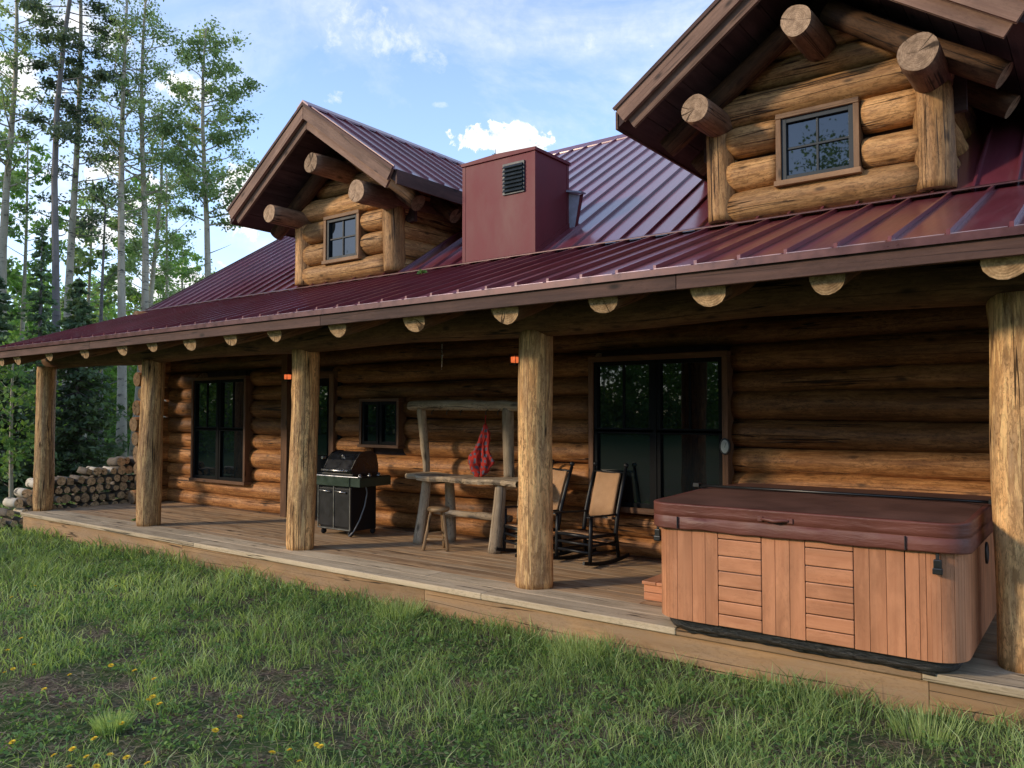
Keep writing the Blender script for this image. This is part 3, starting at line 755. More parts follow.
mb=MB(); mb.tube([(-6.7,7.45,2.62),(-6.702,7.45,2.45),(-6.699,7.45,2.3),(-6.703,7.45,2.13)],.007,'steel',6); o=obj('hanging_wire',mb,loc=(-6.7,7.45,2.62)); tag(o,'thin grey wire hanging from the porch rafters above the bar table','wire')
mb=MB(); mb.box(-5.98,-5.83,7.655,7.70,.10,.20,'blackmetal'); mb.box(-5.965,-5.845,7.645,7.655,.115,.185,'vent'); o=obj('wall_vent',mb,loc=(-5.9,7.67,.15),bevel=.003); tag(o,'small black vent low on the log wall behind the bar table','vent')
# ================================================================== GRILL
g=thing('gas_grill','dark gas grill with black curved lid and green front panel below the small window','grill',(-7.98,7.05,0))
mb=MB(); 
mb.box(-8.29,-7.69,6.84,7.27,.07,.63,'blackpaint'); obj('cabinet',mb,g,bevel=.006)
for a,b in ((-8.285,-7.995),(-7.985,-7.695)):
    mb=MB(); mb.box(a,b,6.815,6.838,.12,.61,'blackpaint'); dr=obj('cabinet_door',mb,g,bevel=.005)
    mb=MB(); mb.tube([(a+.04,6.815,.575),(a+.04,6.79,.575),(b-.06,6.79,.565),(b-.06,6.815,.565)],.009,'steel',8); obj('handle',mb,dr)
mb=MB()
for x in (-7.99,-7.682,-8.296): mb.box(x-.007,x+.007,6.806,6.818,.09,.635,'dullsteel')
mb.box(-8.30,-7.676,6.804,6.818,.085,.1,'dullsteel'); obj('frame',mb,g)
mb=MB(); mb.box(-8.32,-7.675,6.79,7.30,.64,.765,'greenmetal'); mb.box(-8.33,-7.50,6.78,6.795,.762,.775,'steel'); obj('control_panel',mb,g,bevel=.008)
for s,(a,b) in enumerate(((-7.67,-7.49),(-8.56,-8.325))):
    mb=MB(); mb.box(a,b,6.80,7.34,.645,.76,'greenmetal'if s==0 else 'blackpaint'); mb.box(a,b,6.83,7.33,.762,.772,'blackmetal'); sh=obj('side_shelf',mb,g,bevel=.01)
    if s==0:
        for yy in (6.86,7.02,7.18):
            mb=MB(); mb.lathe([(.026,0),(.026,.012),(.018,.016),(.018,.036),(.0,.038)],(-7.55,yy,.772),'steel',14); obj('knob',mb,sh)
prof=[(6.86,.80),(6.86,.86),(6.93,.97),(7.0,1.045),(7.09,1.075),(7.20,1.07),(7.27,1.02),(7.30,.90),(7.30,.80)]
mb=MB(); mb.prism(prof,0,-8.26,-7.70,'enamel'); lid=obj('lid',mb,g,bevel=.012,seg=3)
mb=MB(); mb.box(-8.28,-7.68,6.85,7.3,.768,.80,'blackmetal'); obj('firebox',mb,g,bevel=.006)
mb=MB(); mb.tube([(-8.22,6.86,.845),(-8.22,6.80,.84),(-7.74,6.80,.84),(-7.74,6.86,.845)],.013,'steel',10); obj('handle',mb,lid)
mb=MB(); 
X=Matrix.Translation((-7.98,6.955,1.0))@Matrix.Rotation(R(-52),4,'X')
c0=len(mb.v); mb.lathe([(.032,0),(.032,.008),(.02,.012)],(0,0,0),'steel',16); mb.v=[tuple(X@Vector(v)) for v in mb.v]; obj('thermometer',mb,lid)
for x in (-8.255,-7.715):
    mb=MB(); mb.prism([(y_*1.0,z_+.004) for y_,z_ in prof[1:4]]+[(6.99,1.02),(6.91,.93)],0,x-.006,x+.006,'dullsteel'); obj('lid_band',mb,lid)
for x in (-8.24,-7.72):
    for y in (6.86,7.24):
        mb=MB(); mb.lathe([(.0,-.012),(.038,-.012),(.042,0),(.038,.012),(0,.012)],(x,y,.042),'rubber',14,axis='x'); mb.box(x-.016,x+.016,y-.012,y+.012,.05,.10,'blackmetal'); obj('caster',mb,g)
mb=MB(); mb.tube([(-7.60,7.0,.66),(-7.595,7.02,.55),(-7.60,6.99,.40),(-7.63,6.93,.22),(-7.66,6.86,.08),(-7.70,6.82,.02),(-7.72,6.84,.015)],.010,'hose',8); obj('gas_hose',mb,g)
# ================================================================== BAR TABLE
b=thing('bar_table','rustic grey wood bar table with a live edge top and overhead rail against the wall','bar table',(-6.1,7.15,0))
mb=MB()
n=26; rg=[]
for i in range(n+1):
    x=-6.93+(1.78)*i/n; yf=6.96+.025*math.sin(i*.9)+.02*math.sin(i*2.3+1)+(.05 if i==0 else 0); yb=7.42; zt=.835+.006*math.sin(i*.7)-.012*math.sin(PI*i/n)
    rg.append([(x,yf,zt-.03),(x,yf+.015,zt-.058),(x,yb,zt-.06),(x,yb,zt),(x,yf+.02,zt)])
bb=len(mb.v)
for r_ in rg: mb.v.extend(r_)
for i in range(n):
    for k in range(5):
        k2=(k+1)%5; idx=[bb+i*5+k,bb+i*5+k2,bb+(i+1)*5+k2,bb+(i+1)*5+k]; mb.face(idx,'greywood',[(mb.v[j][0],mb.v[j][1]+mb.v[j][2]) for j in idx],.7)
mb.face([bb+k for k in range(5)][::-1],'greywood',[(0,0)]*5,.7); mb.face([bb+n*5+k for k in range(5)],'greywood',[(0,0)]*5,.7)
obj('tabletop',mb,b)
for (x0,y0,x1,y1,r) in ((-6.75,7.06,-6.60,7.07,.062),(-5.56,7.07,-5.45,7.08,.075),(-6.50,7.38,-6.52,7.36,.06),(-5.43,7.40,-5.40,7.38,.065)):
    mb=MB(); mb.log((x0,y0,0),(x1,y1,.79),r*1.08,r*.92,'greywood','end_dark',nseg=14,step=.06,wob=.08,bend=.02); obj('leg',mb,b)
mb=MB(); mb.log((-6.62,7.24,.37),(-5.45,7.24,.385),.038,.042,'greywood','end_dark',nseg=12,step=.07,wob=.07); mb.log((-6.62,7.07,.76),(-6.55,7.38,.76),.05,.05,'greywood','end_dark',nseg=12); mb.log((-5.46,7.07,.75),(-5.42,7.38,.75),.05,.05,'greywood','end_dark',nseg=12); obj('stretcher',mb,b)
mb=MB(); mb.log((-6.93,7.40,.82),(-7.0,7.42,1.64),.042,.055,'greywood','end_dark',nseg=14,step=.06,wob=.1,bend=.03); obj('upright',mb,b)
mb=MB(); mb.log((-5.60,7.40,.82),(-5.63,7.42,1.64),.068,.068,'greywood','end_dark',nseg=14,step=.06,wob=.07,bend=.01); obj('upright',mb,b)
mb=MB(); mb.log((-7.22,7.42,1.665),(-5.40,7.42,1.665),.062,.06,'greywood','end_dark',nseg=16,step=.07,wob=.08,squash=1.2)
top=obj('hook_rail',mb,b)
for x in (-6.75,-6.5,-6.28,-5.88,-5.70):
    mb=MB(); mb.tube([(x,7.355,1.62),(x,7.32,1.60),(x,7.31,1.57),(x,7.325,1.555)],.006,'blackmetal',6); obj('hook',mb,top)
# jacket
def cloth():
    mb=MB(); rg=[]; nn=72; H=30
    wid=[(0,.012),(.08,.03),(.2,.055),(.4,.085),(.6,.115),(.78,.14),(.9,.12),(.97,.07),(1,.025)]
    def W(u):
        for (a,x),(b_,y) in zip(wid,wid[1:]):
            if u<=b_: return x+(y-x)*(u-a)/(b_-a)
        return .02
    for i in range(H+1):
        u=i/H; z=1.455-(.57)*u; w=W(u); xo=.02-.085*u+.02*math.sin(u*7); ring=[]
        for k in range(nn):
            th=2*PI*k/nn
            f=1+.26*min(1,u*2.2)*math.sin(4*th+5*u+1.2*math.sin(6*u))+.16*min(1,u*3)*math.sin(9*th-7*u+1)+.09*math.sin(15*th+13*u)+.06*math.sin(23*th-29*u)
            zj=z-.07*max(0,u-.45)*math.sin(2*th+1)*2+.05*max(0,u-.5)*math.sin(5*th)
            ring.append((-5.90+xo+w*f*math.cos(th)*(1+.15*math.sin(11*u)),7.30+(w*.5+.010)*f*math.sin(th),zj))
        rg.append(ring)
    mb.rings(rg,'plaid',closetop=True,closebot=True)
    mb.tube([(-5.88,7.31,1.45),(-5.885,7.31,1.50),(-5.88,7.315,1.555)],.006,'plaid',6)
    return mb
o=obj('jacket',cloth(),loc=(-5.95,7.3,1.2)); tag(o,'red and grey plaid jacket hanging from the rail of the bar table','jacket')
# stool
s_=thing('stool','small round wooden stool with splayed legs in front of the bar table','stool',(-6.19,6.83,0))
mb=MB(); mb.lathe([(.0,.445),(.11,.445),(.128,.46),(.13,.475),(.122,.492),(0,.495)],(0,0,0),'stoolwood',28); obj('seat',mb,s_,local=True)
legs=[(-.115,-.13),(.15,-.01),(-.04,.15)]
for (x,y) in legs:
    mb=MB(); mb.log((x,y,0),(x*.5,y*.5,.45),.021,.017,'stoolwood','end',nseg=12,step=.05,wob=.03,bend=.002); obj('leg',mb,s_,local=True)
mb=MB()
for i in range(3):
    a=legs[i];c=legs[(i+1)%3]; zz=.13+.03*i; k=1-.5*zz/.45; mb.log((a[0]*k,a[1]*k,zz),(c[0]*k,c[1]*k,zz),.012,.012,'stoolwood','end',nseg=10,step=.05,bend=.002)
obj('stretcher',mb,s_,local=True)
# ================================================================== ROCKING CHAIRS
def rocking_chair(label):
    t=thing('rocking_chair',label,'rocking chair',group='black rocking chairs with woven seats')
    K='blackpaint'
    for s in (-1,1):
        mb=MB(); pts=[]
        for i in range(13):
            y=-.36+.72*i/12; z=.018+.30*(y)**2
            pts.append((s*.225,y,z))
        for a,c in zip(pts,pts[1:]): mb.bar(a,c,.024,.036,K)
        obj('rocker',mb,t,local=True)
        mb=MB(); mb.tube([(s*.225,-.26,.04),(s*.225,-.255,.2),(s*.225,-.25,.31),(s*.225,-.245,.49)],[.019,.023,.022,.019],K,10); obj('leg',mb,t,local=True)
        mb=MB(); mb.tube([(s*.218,.20,.03),(s*.216,.16,.3),(s*.214,.20,.52),(s*.211,.275,.76),(s*.208,.345,.955)],[.019,.023,.022,.020,.018],K,10)
        mb.lathe([(.012,0),(.012,.008),(.024,.016),(.029,.034),(.022,.052),(0,.06)],(s*.208,.347,.95),K,12); obj('back_post',mb,t,local=True)
        mb=MB(); pts=[(s*.235,-.30,.495),(s*.24,-.25,.503),(s*.235,-.1,.497),(s*.22,.05,.49),(s*.20,.19,.49)]
        for (a,c,w) in zip(pts,pts[1:],(.055,.055,.045,.03)): mb.bar(a,c,w,.018,K)
        obj('armrest',mb,t,local=True,bevel=.006)
        for z,r_ in ((.13,.013),(.21,.013),(.295,.018)):
            mb=MB(); mb.tube([(s*.225,-.252,z),(s*.212,.17,z-.01)],r_,K,8); obj('side_rung',mb,t,local=True)
    for z,r_ in ((.14,.014),(.22,.014),(.30,.019)):
        mb=MB(); mb.tube([(-.225,-.254,z),(.225,-.254,z)],r_,K,8); obj('front_rung',mb,t,local=True)
    for (w_,y_,z_,r_) in ((.205,.18,.17,.012),(.205,.16,.275,.016),(.205,.325,.905,.013),(.205,.19,.44,.013)):
        mb=MB(); mb.tube([(-w_,y_,z_),(w_,y_,z_)],r_,K,8); obj('back_rung',mb,t,local=True)
    mb=MB(); rg=[]
    for x in [-.215+.43*i/8 for i in range(9)]:
        sg=.012*(1-(x/.215)**2); rg.append([(x,-.262,.318-sg*.3),(x,-.1,.312-sg),(x,.16,.29-sg*.3),(x,.16,.272-sg*.3),(x,-.1,.292-sg),(x,-.262,.296-sg*.3)])
    mb.rings(rg,'woven',closebot=True); obj('seat',mb,t,local=True)
    mb=MB(); rg=[]
    for x in [-.158+.316*i/8 for i in range(9)]:
        b_=.015*(1-(x/.158)**2); pr=[(.178,.43),(.225,.60),(.28,.78),(.318,.90)]
        rg.append([(x,y-.012+b_,z) for y,z in pr]+[(x,y+.012+b_,z) for y,z in pr[::-1]])
    mb.rings(rg,'woven',closebot=True); obj('backrest',mb,t,local=True)
    return t
rc=rocking_chair('black rocking chair with woven tan back, right one, in front of the large window'); rc.location=(-4.43,7.28,0); rc.scale=(1.03,1.03,1.03); rc.rotation_euler=(0,0,R(-9))
dup(rc,(-5.13,7.26,0),R(-25),'black rocking chair half hidden behind the fourth porch post, beside the bar table')
# ================================================================== HOT TUB
hx0,hx1,hy0,hy1=-2.69,-.68,5.30,7.20
def rrect(x0,x1,y0,y1,r,nc=8,nl=24):
    """returns closed list of (x,y,nx,ny) ccw from front-left"""
    out=[]
    def line(a,b_,n_):
        for i in range(nl):
            u=i/nl; out.append((a[0]+(b_[0]-a[0])*u,a[1]+(b_[1]-a[1])*u,n_[0],n_[1]))
    def arc(cx,cy,a0):
        for i in range(nc):
            a=a0+PI/2*i/nc; out.append((cx+r*math.cos(a),cy+r*math.sin(a),math.cos(a),math.sin(a)))
    line((x0+r,y0),(x1-r,y0),(0,-1)); arc(x1-r,y0+r,-PI/2); line((x1,y0+r),(x1,y1-r),(1,0)); arc(x1-r,y1-r,0)
    line((x1-r,y1),(x0+r,y1),(0,1)); arc(x0+r,y1-r,PI/2); line((x0,y1-r),(x0,y0+r),(-1,0)); arc(x0+r,y0+r,PI)
    return out
tub=thing('hot_tub','cedar sided hot tub under a maroon vinyl cover at the right end of the porch','hot tub',((hx0+hx1)/2,6.2,0))
base=rrect(hx0,hx1,hy0,hy1,.20)
mb=MB()
mb.rings([[(x-nx*.012,y-ny*.012,z) for x,y,nx,ny in base] for z in (.10,.76)],'blackmetal',closebot=True)
obj('shell',mb,tub)
# boards: straight front by given splits, others by even split
def board_seg(mb,a,c,z0,z1,nrm,mat='cedar',t=None,th=.012):
    # a,c 2D points on the outer line; nrm outward
    g=.0011; d=Vector((c[0]-a[0],c[1]-a[1])); l=d.length; d/=l
    a2=(a[0]+d[0]*g,a[1]+d[1]*g);c2=(c[0]-d[0]*g,c[1]-d[1]*g)
    q=[]; 
    for (p,n_) in ((a2,nrm[0]),(c2,nrm[1])): q.append((p[0],p[1])); q.append((p[0]-n_[0]*th,p[1]-n_[1]*th))
    b0=len(mb.v)
    for z in (z0,z1):
        for p in (q[0],q[2],q[3],q[1]): mb.v.append((p[0],p[1],z))
    t=random.random() if t is None else t; o=random.random()*30
    vert=(z1-z0)>l
    for f in ((0,3,2,1),(4,5,6,7),(0,1,5,4),(1,2,6,5),(2,3,7,6),(3,0,4,7)):
        uv=[]
        for i in f:
            p=mb.v[b0+i]; s_=(p[0]-a[0])*d[0]+(p[1]-a[1])*d[1]
            uv.append((p[2]+o,s_+o) if vert else (s_+o,p[2]+o))
        mb.face([b0+i for i in f],mat,uv,t)
mb=MB(); fx=[-2.425,-2.375,-2.276,-2.185]; 
F=lambda x:(x,hy0)
def frun(xs,mb):
    for a,c in zip(xs,xs[1:]): board_seg(mb,F(a),F(c),.10,.755,((0,-1),(0,-1)))
frun([-2.49,-2.376,-2.278,-2.185],mb); frun([-1.876,-1.785,-1.690,-1.591],mb); frun([-1.290,-1.198,-1.101,-.998],mb); frun([-.994,-.917,-.880],mb)
# corners
def corner(cx,cy,a0,n_,mb,r=.20):
    for i in range(n_):
        p=a0+PI/2*i/n_; q=a0+PI/2*(i+1)/n_; m_=3; tt=random.random()
        for k in range(m_):
            u=p+(q-p)*k/m_; w=p+(q-p)*(k+1)/m_
            A=(cx+r*math.cos(u),cy+r*math.sin(u)); B=(cx+r*math.cos(w),cy+r*math.sin(w))
            g=.0 
            b0=len(mb.v)
            gg0=.006 if k==0 else 0; gg1=.006 if k==m_-1 else 0
            u2=u+gg0;w2=w-gg1; o=i*3.1
            P_=[(cx+r_*math.cos(a_),cy+r_*math.sin(a_),z) for z in (.10,.755) for (r_,a_) in ((r,u2),(r,w2),(r-.012,w2),(r-.012,u2))]
            mb.v.extend(P_)
            for f in ((0,3,2,1),(4,5,6,7),(0,1,5,4),(1,2,6,5),(2,3,7,6),(3,0,4,7)):
                mb.face([b0+j for j in f],'cedar',[(P_[j][2]+o,(u2 if j%4 in(0,3) else w2)*r+o) for j in f],tt)
corner(hx0+.2,hy0+.2,PI,3,mb); corner(hx1-.2,hy0+.2,-PI/2,4,mb); corner(hx1-.2,hy1-.2,0,4,mb); corner(hx0+.2,hy1-.2,PI/2,4,mb)
for i in range(15):
    y=hy0+.2+(hy1-hy0-.4)*i/15; y2=hy0+.2+(hy1-hy0-.4)*(i+1)/15
    board_seg(mb,(hx1,y),(hx1,y2),.10,.755,((1,0),(1,0))); board_seg(mb,(hx0,y2),(hx0,y),.10,.755,((-1,0),(-1,0)))
    x=hx0+.2+(hx1-hx0-.4)*i/15; x2=hx0+.2+(hx1-hx0-.4)*(i+1)/15; board_seg(mb,(x2,hy1),(x,hy1),.10,.755,((0,1),(0,1)))
obj('cabinet',mb,tub,bevel=.0015,seg=1)
for (a,c) in ((-2.185,-1.876),(-1.591,-1.290)):
    mb=MB(); zs=[.10,.185,.278,.380,.482,.588,.705,.755]
    for z0,z1 in zip(zs,zs[1:]): board_seg(mb,(a+.002,hy0-.003),(c-.002,hy0-.003),z0+.002,z1-.003,((0,-1),(0,-1)),th=.014)
    obj('slat_panel',mb,tub,bevel=.006,seg=2)
mb=MB(); bs=rrect(hx0+.09,hx1-.10,hy0+.10,hy1-.1,.15)
mb.rings([[(x+nx*o,y+ny*o,z) for x,y,nx,ny in bs] for z,o in ((.002,-.02),(.02,.03),(.05,.05),(.098,.06))],'film',closebot=True); obj('base',mb,tub)
mb=MB(); rg=[]
for x,y0_,z0_ in [(-2.52+.045*i,0,0) for i in range(38)]:
    f=.010*math.sin(x*23)+.008*math.sin(x*57+1); dn=-.004+.004*math.sin(x*9)+.003*math.sin(x*31)
    if x<-2.42: dn=.02-(x+2.52)*.4
    rg.append([(x,5.345,.099),(x,5.375+f*.5,.06),(x,5.392+f*.6,.02),(x,5.398,dn),(x,5.402,dn),(x,5.400+f*.3,.02),(x,5.39+f*.5,.06),(x,5.36,.099)])
mb.rings(rg,'film',closetop=False); obj('liner_sheet',mb,tub)
# cover
cb=rrect(hx0-.03,hx1+.03,hy0-.03,hy1+.03,.17,10,36); cyy=(hy0+hy1)/2; hh=(hy1-hy0)/2+.03
mb=MB(); rg=[]
def wv(x,y,a): return 1.7*a*(math.sin(x*9+y*3)+.7*math.sin(x*17+y*11+1)+.5*math.sin(x*31-y*23))
for z,o in ((.752,-.010),(.750,.001),(.760,.003),(.79,.004),(.836,.002),(.840,-.003),(.844,.003),(.875,.004),(.912,.003),(.920,.006),(.926,.003),(.930,-.008),(.928,-.035)):
    rg.append([(x+nx*(o+wv(x,y,.0015)),y+ny*(o+wv(x,y,.0015)),z+(.020*(1-abs(y-cyy)/hh) if z>.9 else 0)+(wv(x,y,.002) if z<.84 else 0)) for x,y,nx,ny in cb])
mb.rings(rg,'vinyl',closetop=False)
ob=obj('cover',mb,tub); 
mb=MB(); rg=[]
ccx=(hx0+hx1)/2
for s in (1.,.9,.75,.6,.45,.3,.15,.02):
    ring=[]
    for x,y,nx,ny in cb:
        X=ccx+(x-nx*.035-ccx)*s; Y=cyy+(y-ny*.035-cyy)*s; ring.append((X,Y,.928+.030*(1-abs(Y-cyy)/hh)-(0.010*(1-abs(y-cyy)/hh) if s==1. else 0)+wv(X,Y,.0015)*(1-s)*1.2))
    rg.append(ring)
mb.rings(rg,'vinyl_top'); obj('top_panel',mb,ob)
mb=MB()
for x in (-2.47,-.985): mb.box(x-.0025,x+.0025,hy0-.046,hy0-.03,.755,.838,'rubber')
obj('skirt_slit',mb,ob)
mb=MB(); mb.tube([(-1.86,hy0-.042,.870),(-1.83,hy0-.055,.872),(-1.77,hy0-.068,.866),(-1.71,hy0-.055,.872),(-1.68,hy0-.042,.870)],[.010,.012,.014,.012,.010],'vinyl',8)
for x in (-1.87,-1.67): mb.box(x-.018,x+.018,hy0-.045,hy0-.034,.853,.887,'vinyl')
mb.box(-1.82,-1.72,hy0-.043,hy0-.036,.848,.858,'rubber'); obj('carry_handle',mb,ob,bevel=.003)
for (x,y,nx,ny) in ((-.815,hy0,0,-1),(hx0,5.42,-1,0)):
    mb=MB(); px=x+nx*.012;py=y+ny*.012
    mb.box(px-.010,px+.010,py-.006,py+.006,.70,.765,'rubber'); 
    mb.box(px-.022,px+.022,py-.016,py+.010,.655,.712,'blackmetal'); mb.box(px-.027,px+.027,py-.022,py+.010,.625,.662,'blackmetal'); obj('latch',mb,tub,bevel=.005)
mb=MB(); rg=[]
for o,sc in ((0,1),(.012,1),(.016,.85),(.006,.75)): rg.append([(hx1+o,6.33+.055*sc*math.cos(a),.62+.075*sc*math.sin(a)) for a in [2*PI*k/20 for k in range(20)]])
mb.rings(rg,'blackmetal'); obj('side_speaker',mb,tub)
lf=MB(); lf.tube([(hx0-.06,6.25,.975),(hx1+.06,6.25,.975)],.011,'blackmetal',8)
for x in (hx0-.06,hx1+.06): lf.tube([(x,6.25,.975),(x,6.7,.80),(x,7.0,.45)],.011,'blackmetal',8); lf.box(x-.02,x+.02,6.95,7.06,.40,.50,'blackmetal'); lf.box(x-.025,x+.025,6.22,6.28,.965,.995,'blackmetal')
obj('cover_lifter',lf,tub)
# step beside tub
st=thing('tub_step','low reddish cedar step at the left end of the hot tub','step',(-2.93,6.45,0))
mb=MB()
for k in range(4): mb.box(-3.17+k*.135,-3.17+k*.135+.130,6.05,6.95,.135,.162,'cedar')
obj('tread',mb,st,bevel=.004)
mb=MB(); 
for z in (.0,.068): mb.box(-3.16,-2.65,6.07,6.09,z+.003,z+.066,'cedar'); mb.box(-3.16,-3.14,6.092,6.93,z+.003,z+.066,'cedar')
mb.box(-3.16,-2.65,6.91,6.93,0,.134,'cedar'); obj('riser',mb,st,bevel=.003)
# a sprig on the deck, sprigs on the roof
def sprig(loc,n_,spread,lab,par=None):
    c=np.array([[loc[0]+random.uniform(-1,1)*spread,loc[1]+random.uniform(-1,1)*spread*.5,loc[2]+random.uniform(0,.03)] for _ in range(n_)])-np.array(loc)
    o=qmesh('leaf_sprig',leaves(c,.03,1.2,1.),n_,'weed',rng.random(n_),loc=loc); tag(o,lab,'leaves')
sprig((-11.4,6.0,.012),8,.05,'small green leafy sprig lying on the deck boards near the second post')
sprig((-6.72,7.10,3.31),16,.08,'small green sprig lying on the porch roof left of the chimney')
# ================================================================== FIREWOOD
def firewood():
    protos=[]
    for i in range(7):
        mb=MB()
        mb.log((-.17,0,0),(.17,0,0),.096 if i not in (2,4) else .108,.09,'firebark' if i!=5 else 'birch','fire_end',seam=(0,0,-1),nseg=16 if i not in (2,4) else (5 if i==2 else 4),step=.11,wob=.08,bend=.004)
        protos.append(mb.mesh('firewood_log'))
    G='split firewood rounds stacked at the left end of the porch'
    rows=[]; z=-.17; row=0
    while z<.98:
        y=5.30+max(0,(z+.10))*(1.0 if z<.45 else 1.0)+max(0,z-.42)*2.9+(0.09 if row%2 else 0)+random.uniform(-.04,.04)
        while y<8.0:
            r=random.choice([.058,.068,.075,.082,.088])
            y+=r; rows.append((y,z+random.uniform(-.014,.014),r)); y+=r*1.0
        z+=.148; row+=1
    cnt=0
    for (y,zz,r) in rows:
        if zz>.95 and y<7.3: pass
        me=protos[random.choice((0,1,2,3,4,6,0,1,2,3,4,6,5))] 
        o=bpy.data.objects.new('firewood_log',me); col.objects.link(o); s=r/.1
        o.location=(-14.16+random.uniform(-.05,.05),y,zz); o.scale=(1,s,s); o.rotation_euler=(random.uniform(0,6.28),random.uniform(-.05,.05),random.uniform(-.08,.08))
        w='thick' if r>.08 else ('thin' if r<.065 else 'medium')
        tag(o,'%s round of firewood with its pale cut end showing in the stack beside the porch'%w,'firewood',G+', '+w); cnt+=1
    # pale birch rounds spilling out at the front
    for i,(x,y,zz,rz,l) in enumerate([(-14.25,5.20,-.17,.15,'white barked firewood log lowest on the grass in front of the porch corner'),(-14.20,5.33,-.02,.05,'grey firewood log second from the bottom at the front of the stack'),(-14.15,5.42,.13,.1,'white barked firewood log at deck height at the front of the stack'),(-14.2,5.58,.28,-.05,'mottled firewood log third step up at the front of the stack'),(-14.2,5.75,.42,0,'pale firewood log on top step of the stack left of the first post')]):
        o=bpy.data.objects.new('firewood_log',protos[5] if i!=1 else protos[2]); col.objects.link(o); o.location=(x,y,zz); o.rotation_euler=(i*1.3,0,rz); o.scale=(1,.8,.8)
        tag(o,l,'firewood','firewood logs stepping down at the front of the stack')
firewood()
# ================================================================== TREES
def trunk_pts(h,lean,seed,n=9):
    rs=random.Random(seed); A=.10*h/14; f1,f2,a1,a2=rs.uniform(4,8),rs.uniform(4,8),rs.uniform(0,6),rs.uniform(0,6); p=[]
    for i in range(n+1):
        u=i/n; p.append((lean[0]*h*u+A*(math.sin(f1*u+a1)-math.sin(a1)),lean[1]*h*u+A*(math.sin(f2*u+a2)-math.sin(a2)),h*u))
    return p
def lerp_path(p,u):
    u=min(max(u,0),.9999)*(len(p)-1); i=int(u); f=u-i; return tuple(p[i][k]+(p[i+1][k]-p[i][k])*f for k in range(3))
def aspen(h,r,crown0,cw,dens,seed,leafmat='aspen_leaf',bark_='aspen_bark',lsz=.075,dead=5,lean=(0,0),nl=46,up=.55,clump=.34,lpc=46):
    rs=random.Random(seed); p=trunk_pts(h,lean,seed); mb=MB()
    rad=[r*(1-.88*(i/(len(p)-1)))+.012 for i in range(len(p))]; rad[0]*=1.2
    mb.tube(p,rad,bark_,10)
    C=[];T=[]
    for i in range(nl):
        u=crown0+(1-crown0)*(i+.5)/nl; a=rs.uniform(0,2*PI); b0=lerp_path(p,u)
        t=(u-crown0)/(1-crown0); prof=math.sin(PI*min(1,(t*.80+.20)))**.7
        l=cw*prof*rs.uniform(.55,1.15)+.15; el=up*rs.uniform(.5,1.4)
        pts=[b0]; 
        for k in range(1,5):
            q=k/4; pts.append((b0[0]+math.cos(a)*l*q+rs.uniform(-.06,.06)*l,b0[1]+math.sin(a)*l*q+rs.uniform(-.06,.06)*l,b0[2]+l*el*q**1.3))
        mb.tube(pts,[max(.007,r*.22*(1-t*.6))*(1-.8*k/4) for k in range(5)],bark_,5,cap=False)
        if rs.random()<.1: continue
        nc=max(2,int(l*3.2*dens))
        tb=rs.uniform(-.22,.22)
        for k in range(nc):
            q=rs.uniform(.3,1.05); c=lerp_path(pts,min(q,.999)); s=clump*rs.uniform(.5,1.1)
            m=int(lpc*rs.uniform(.5,1.3)); cc=rng.normal(size=(m,3))*np.array([s*.5,s*.5,s*.36])+np.array(c); C.append(cc)
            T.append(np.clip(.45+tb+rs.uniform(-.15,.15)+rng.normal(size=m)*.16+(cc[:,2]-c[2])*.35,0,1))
    for i in range(dead):
        u=rs.uniform(.25,crown0+.05); b0=lerp_path(p,u); a=rs.uniform(0,2*PI); l=rs.uniform(.5,1.6)
        pts=[(b0[0]+math.cos(a+.2*k)*l*k/4,b0[1]+math.sin(a+.2*k)*l*k/4,b0[2]+l*.5*(k/4)**1.5) for k in range(5)]
        mb.tube(pts,[.02*(1-.2*k) for k in range(5)],bark_,4,cap=False)
    C=np.concatenate(C);T=np.concatenate(T)
    return mb,leaves(C,lsz,1.,.3),len(C),T
def spruce(h,w,seed,mat='spruce_leaf',z0=.06,droop=.35,n_lv=44,per=9,lsz=.075):
    rs=random.Random(seed); mb=MB(); mb.tube([(0,0,0),(0,0,h*.5),(0,0,h)],[h*.016,h*.009,.01],'pine_bark',8); C=[];D=[];T=[]
    for i in range(n_lv):
        u=z0+(1-z0)*i/n_lv; l0=w*(1-u)**.85+.08
        for k in range(per):
            a=rs.uniform(0,2*PI); l=l0*rs.uniform(.6,1.15); zz=h*u+rs.uniform(-.5,.5)*h/n_lv; tb=rs.uniform(-.2,.2)
            m=int(10+l*26); q=rng.random(m)**.7; sp=rng.normal(size=m)*.13*(1-q*.4)*l
            x=math.cos(a)*l*q-math.sin(a)*sp; y=math.sin(a)*l*q+math.cos(a)*sp; z=zz-droop*l*q+.22*l*q*q-rng.random(m)*.12*min(1,l)
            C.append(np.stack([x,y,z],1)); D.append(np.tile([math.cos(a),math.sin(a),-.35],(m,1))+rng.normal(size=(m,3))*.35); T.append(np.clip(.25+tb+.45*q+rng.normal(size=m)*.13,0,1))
            if l>.5: mb.tube([(0,0,zz),(math.cos(a)*l*.8,math.sin(a)*l*.8,zz-droop*l*.7)],[.014,.004],'pine_bark',4,cap=False)
    C=np.concatenate(C);D=np.concatenate(D);T=np.concatenate(T)
    return mb,leaves(C,lsz,1.25,.6,D),len(C),T
def place_tree(name,spec,leafmat,loc,label,cat='tree',rz=0,group=None):
    mb,lv,n_,T=spec; t=thing(name,label,cat,loc,rz,group)
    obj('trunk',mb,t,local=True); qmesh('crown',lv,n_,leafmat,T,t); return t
gzf=lambda x,y: float(gz(x,y))-.05
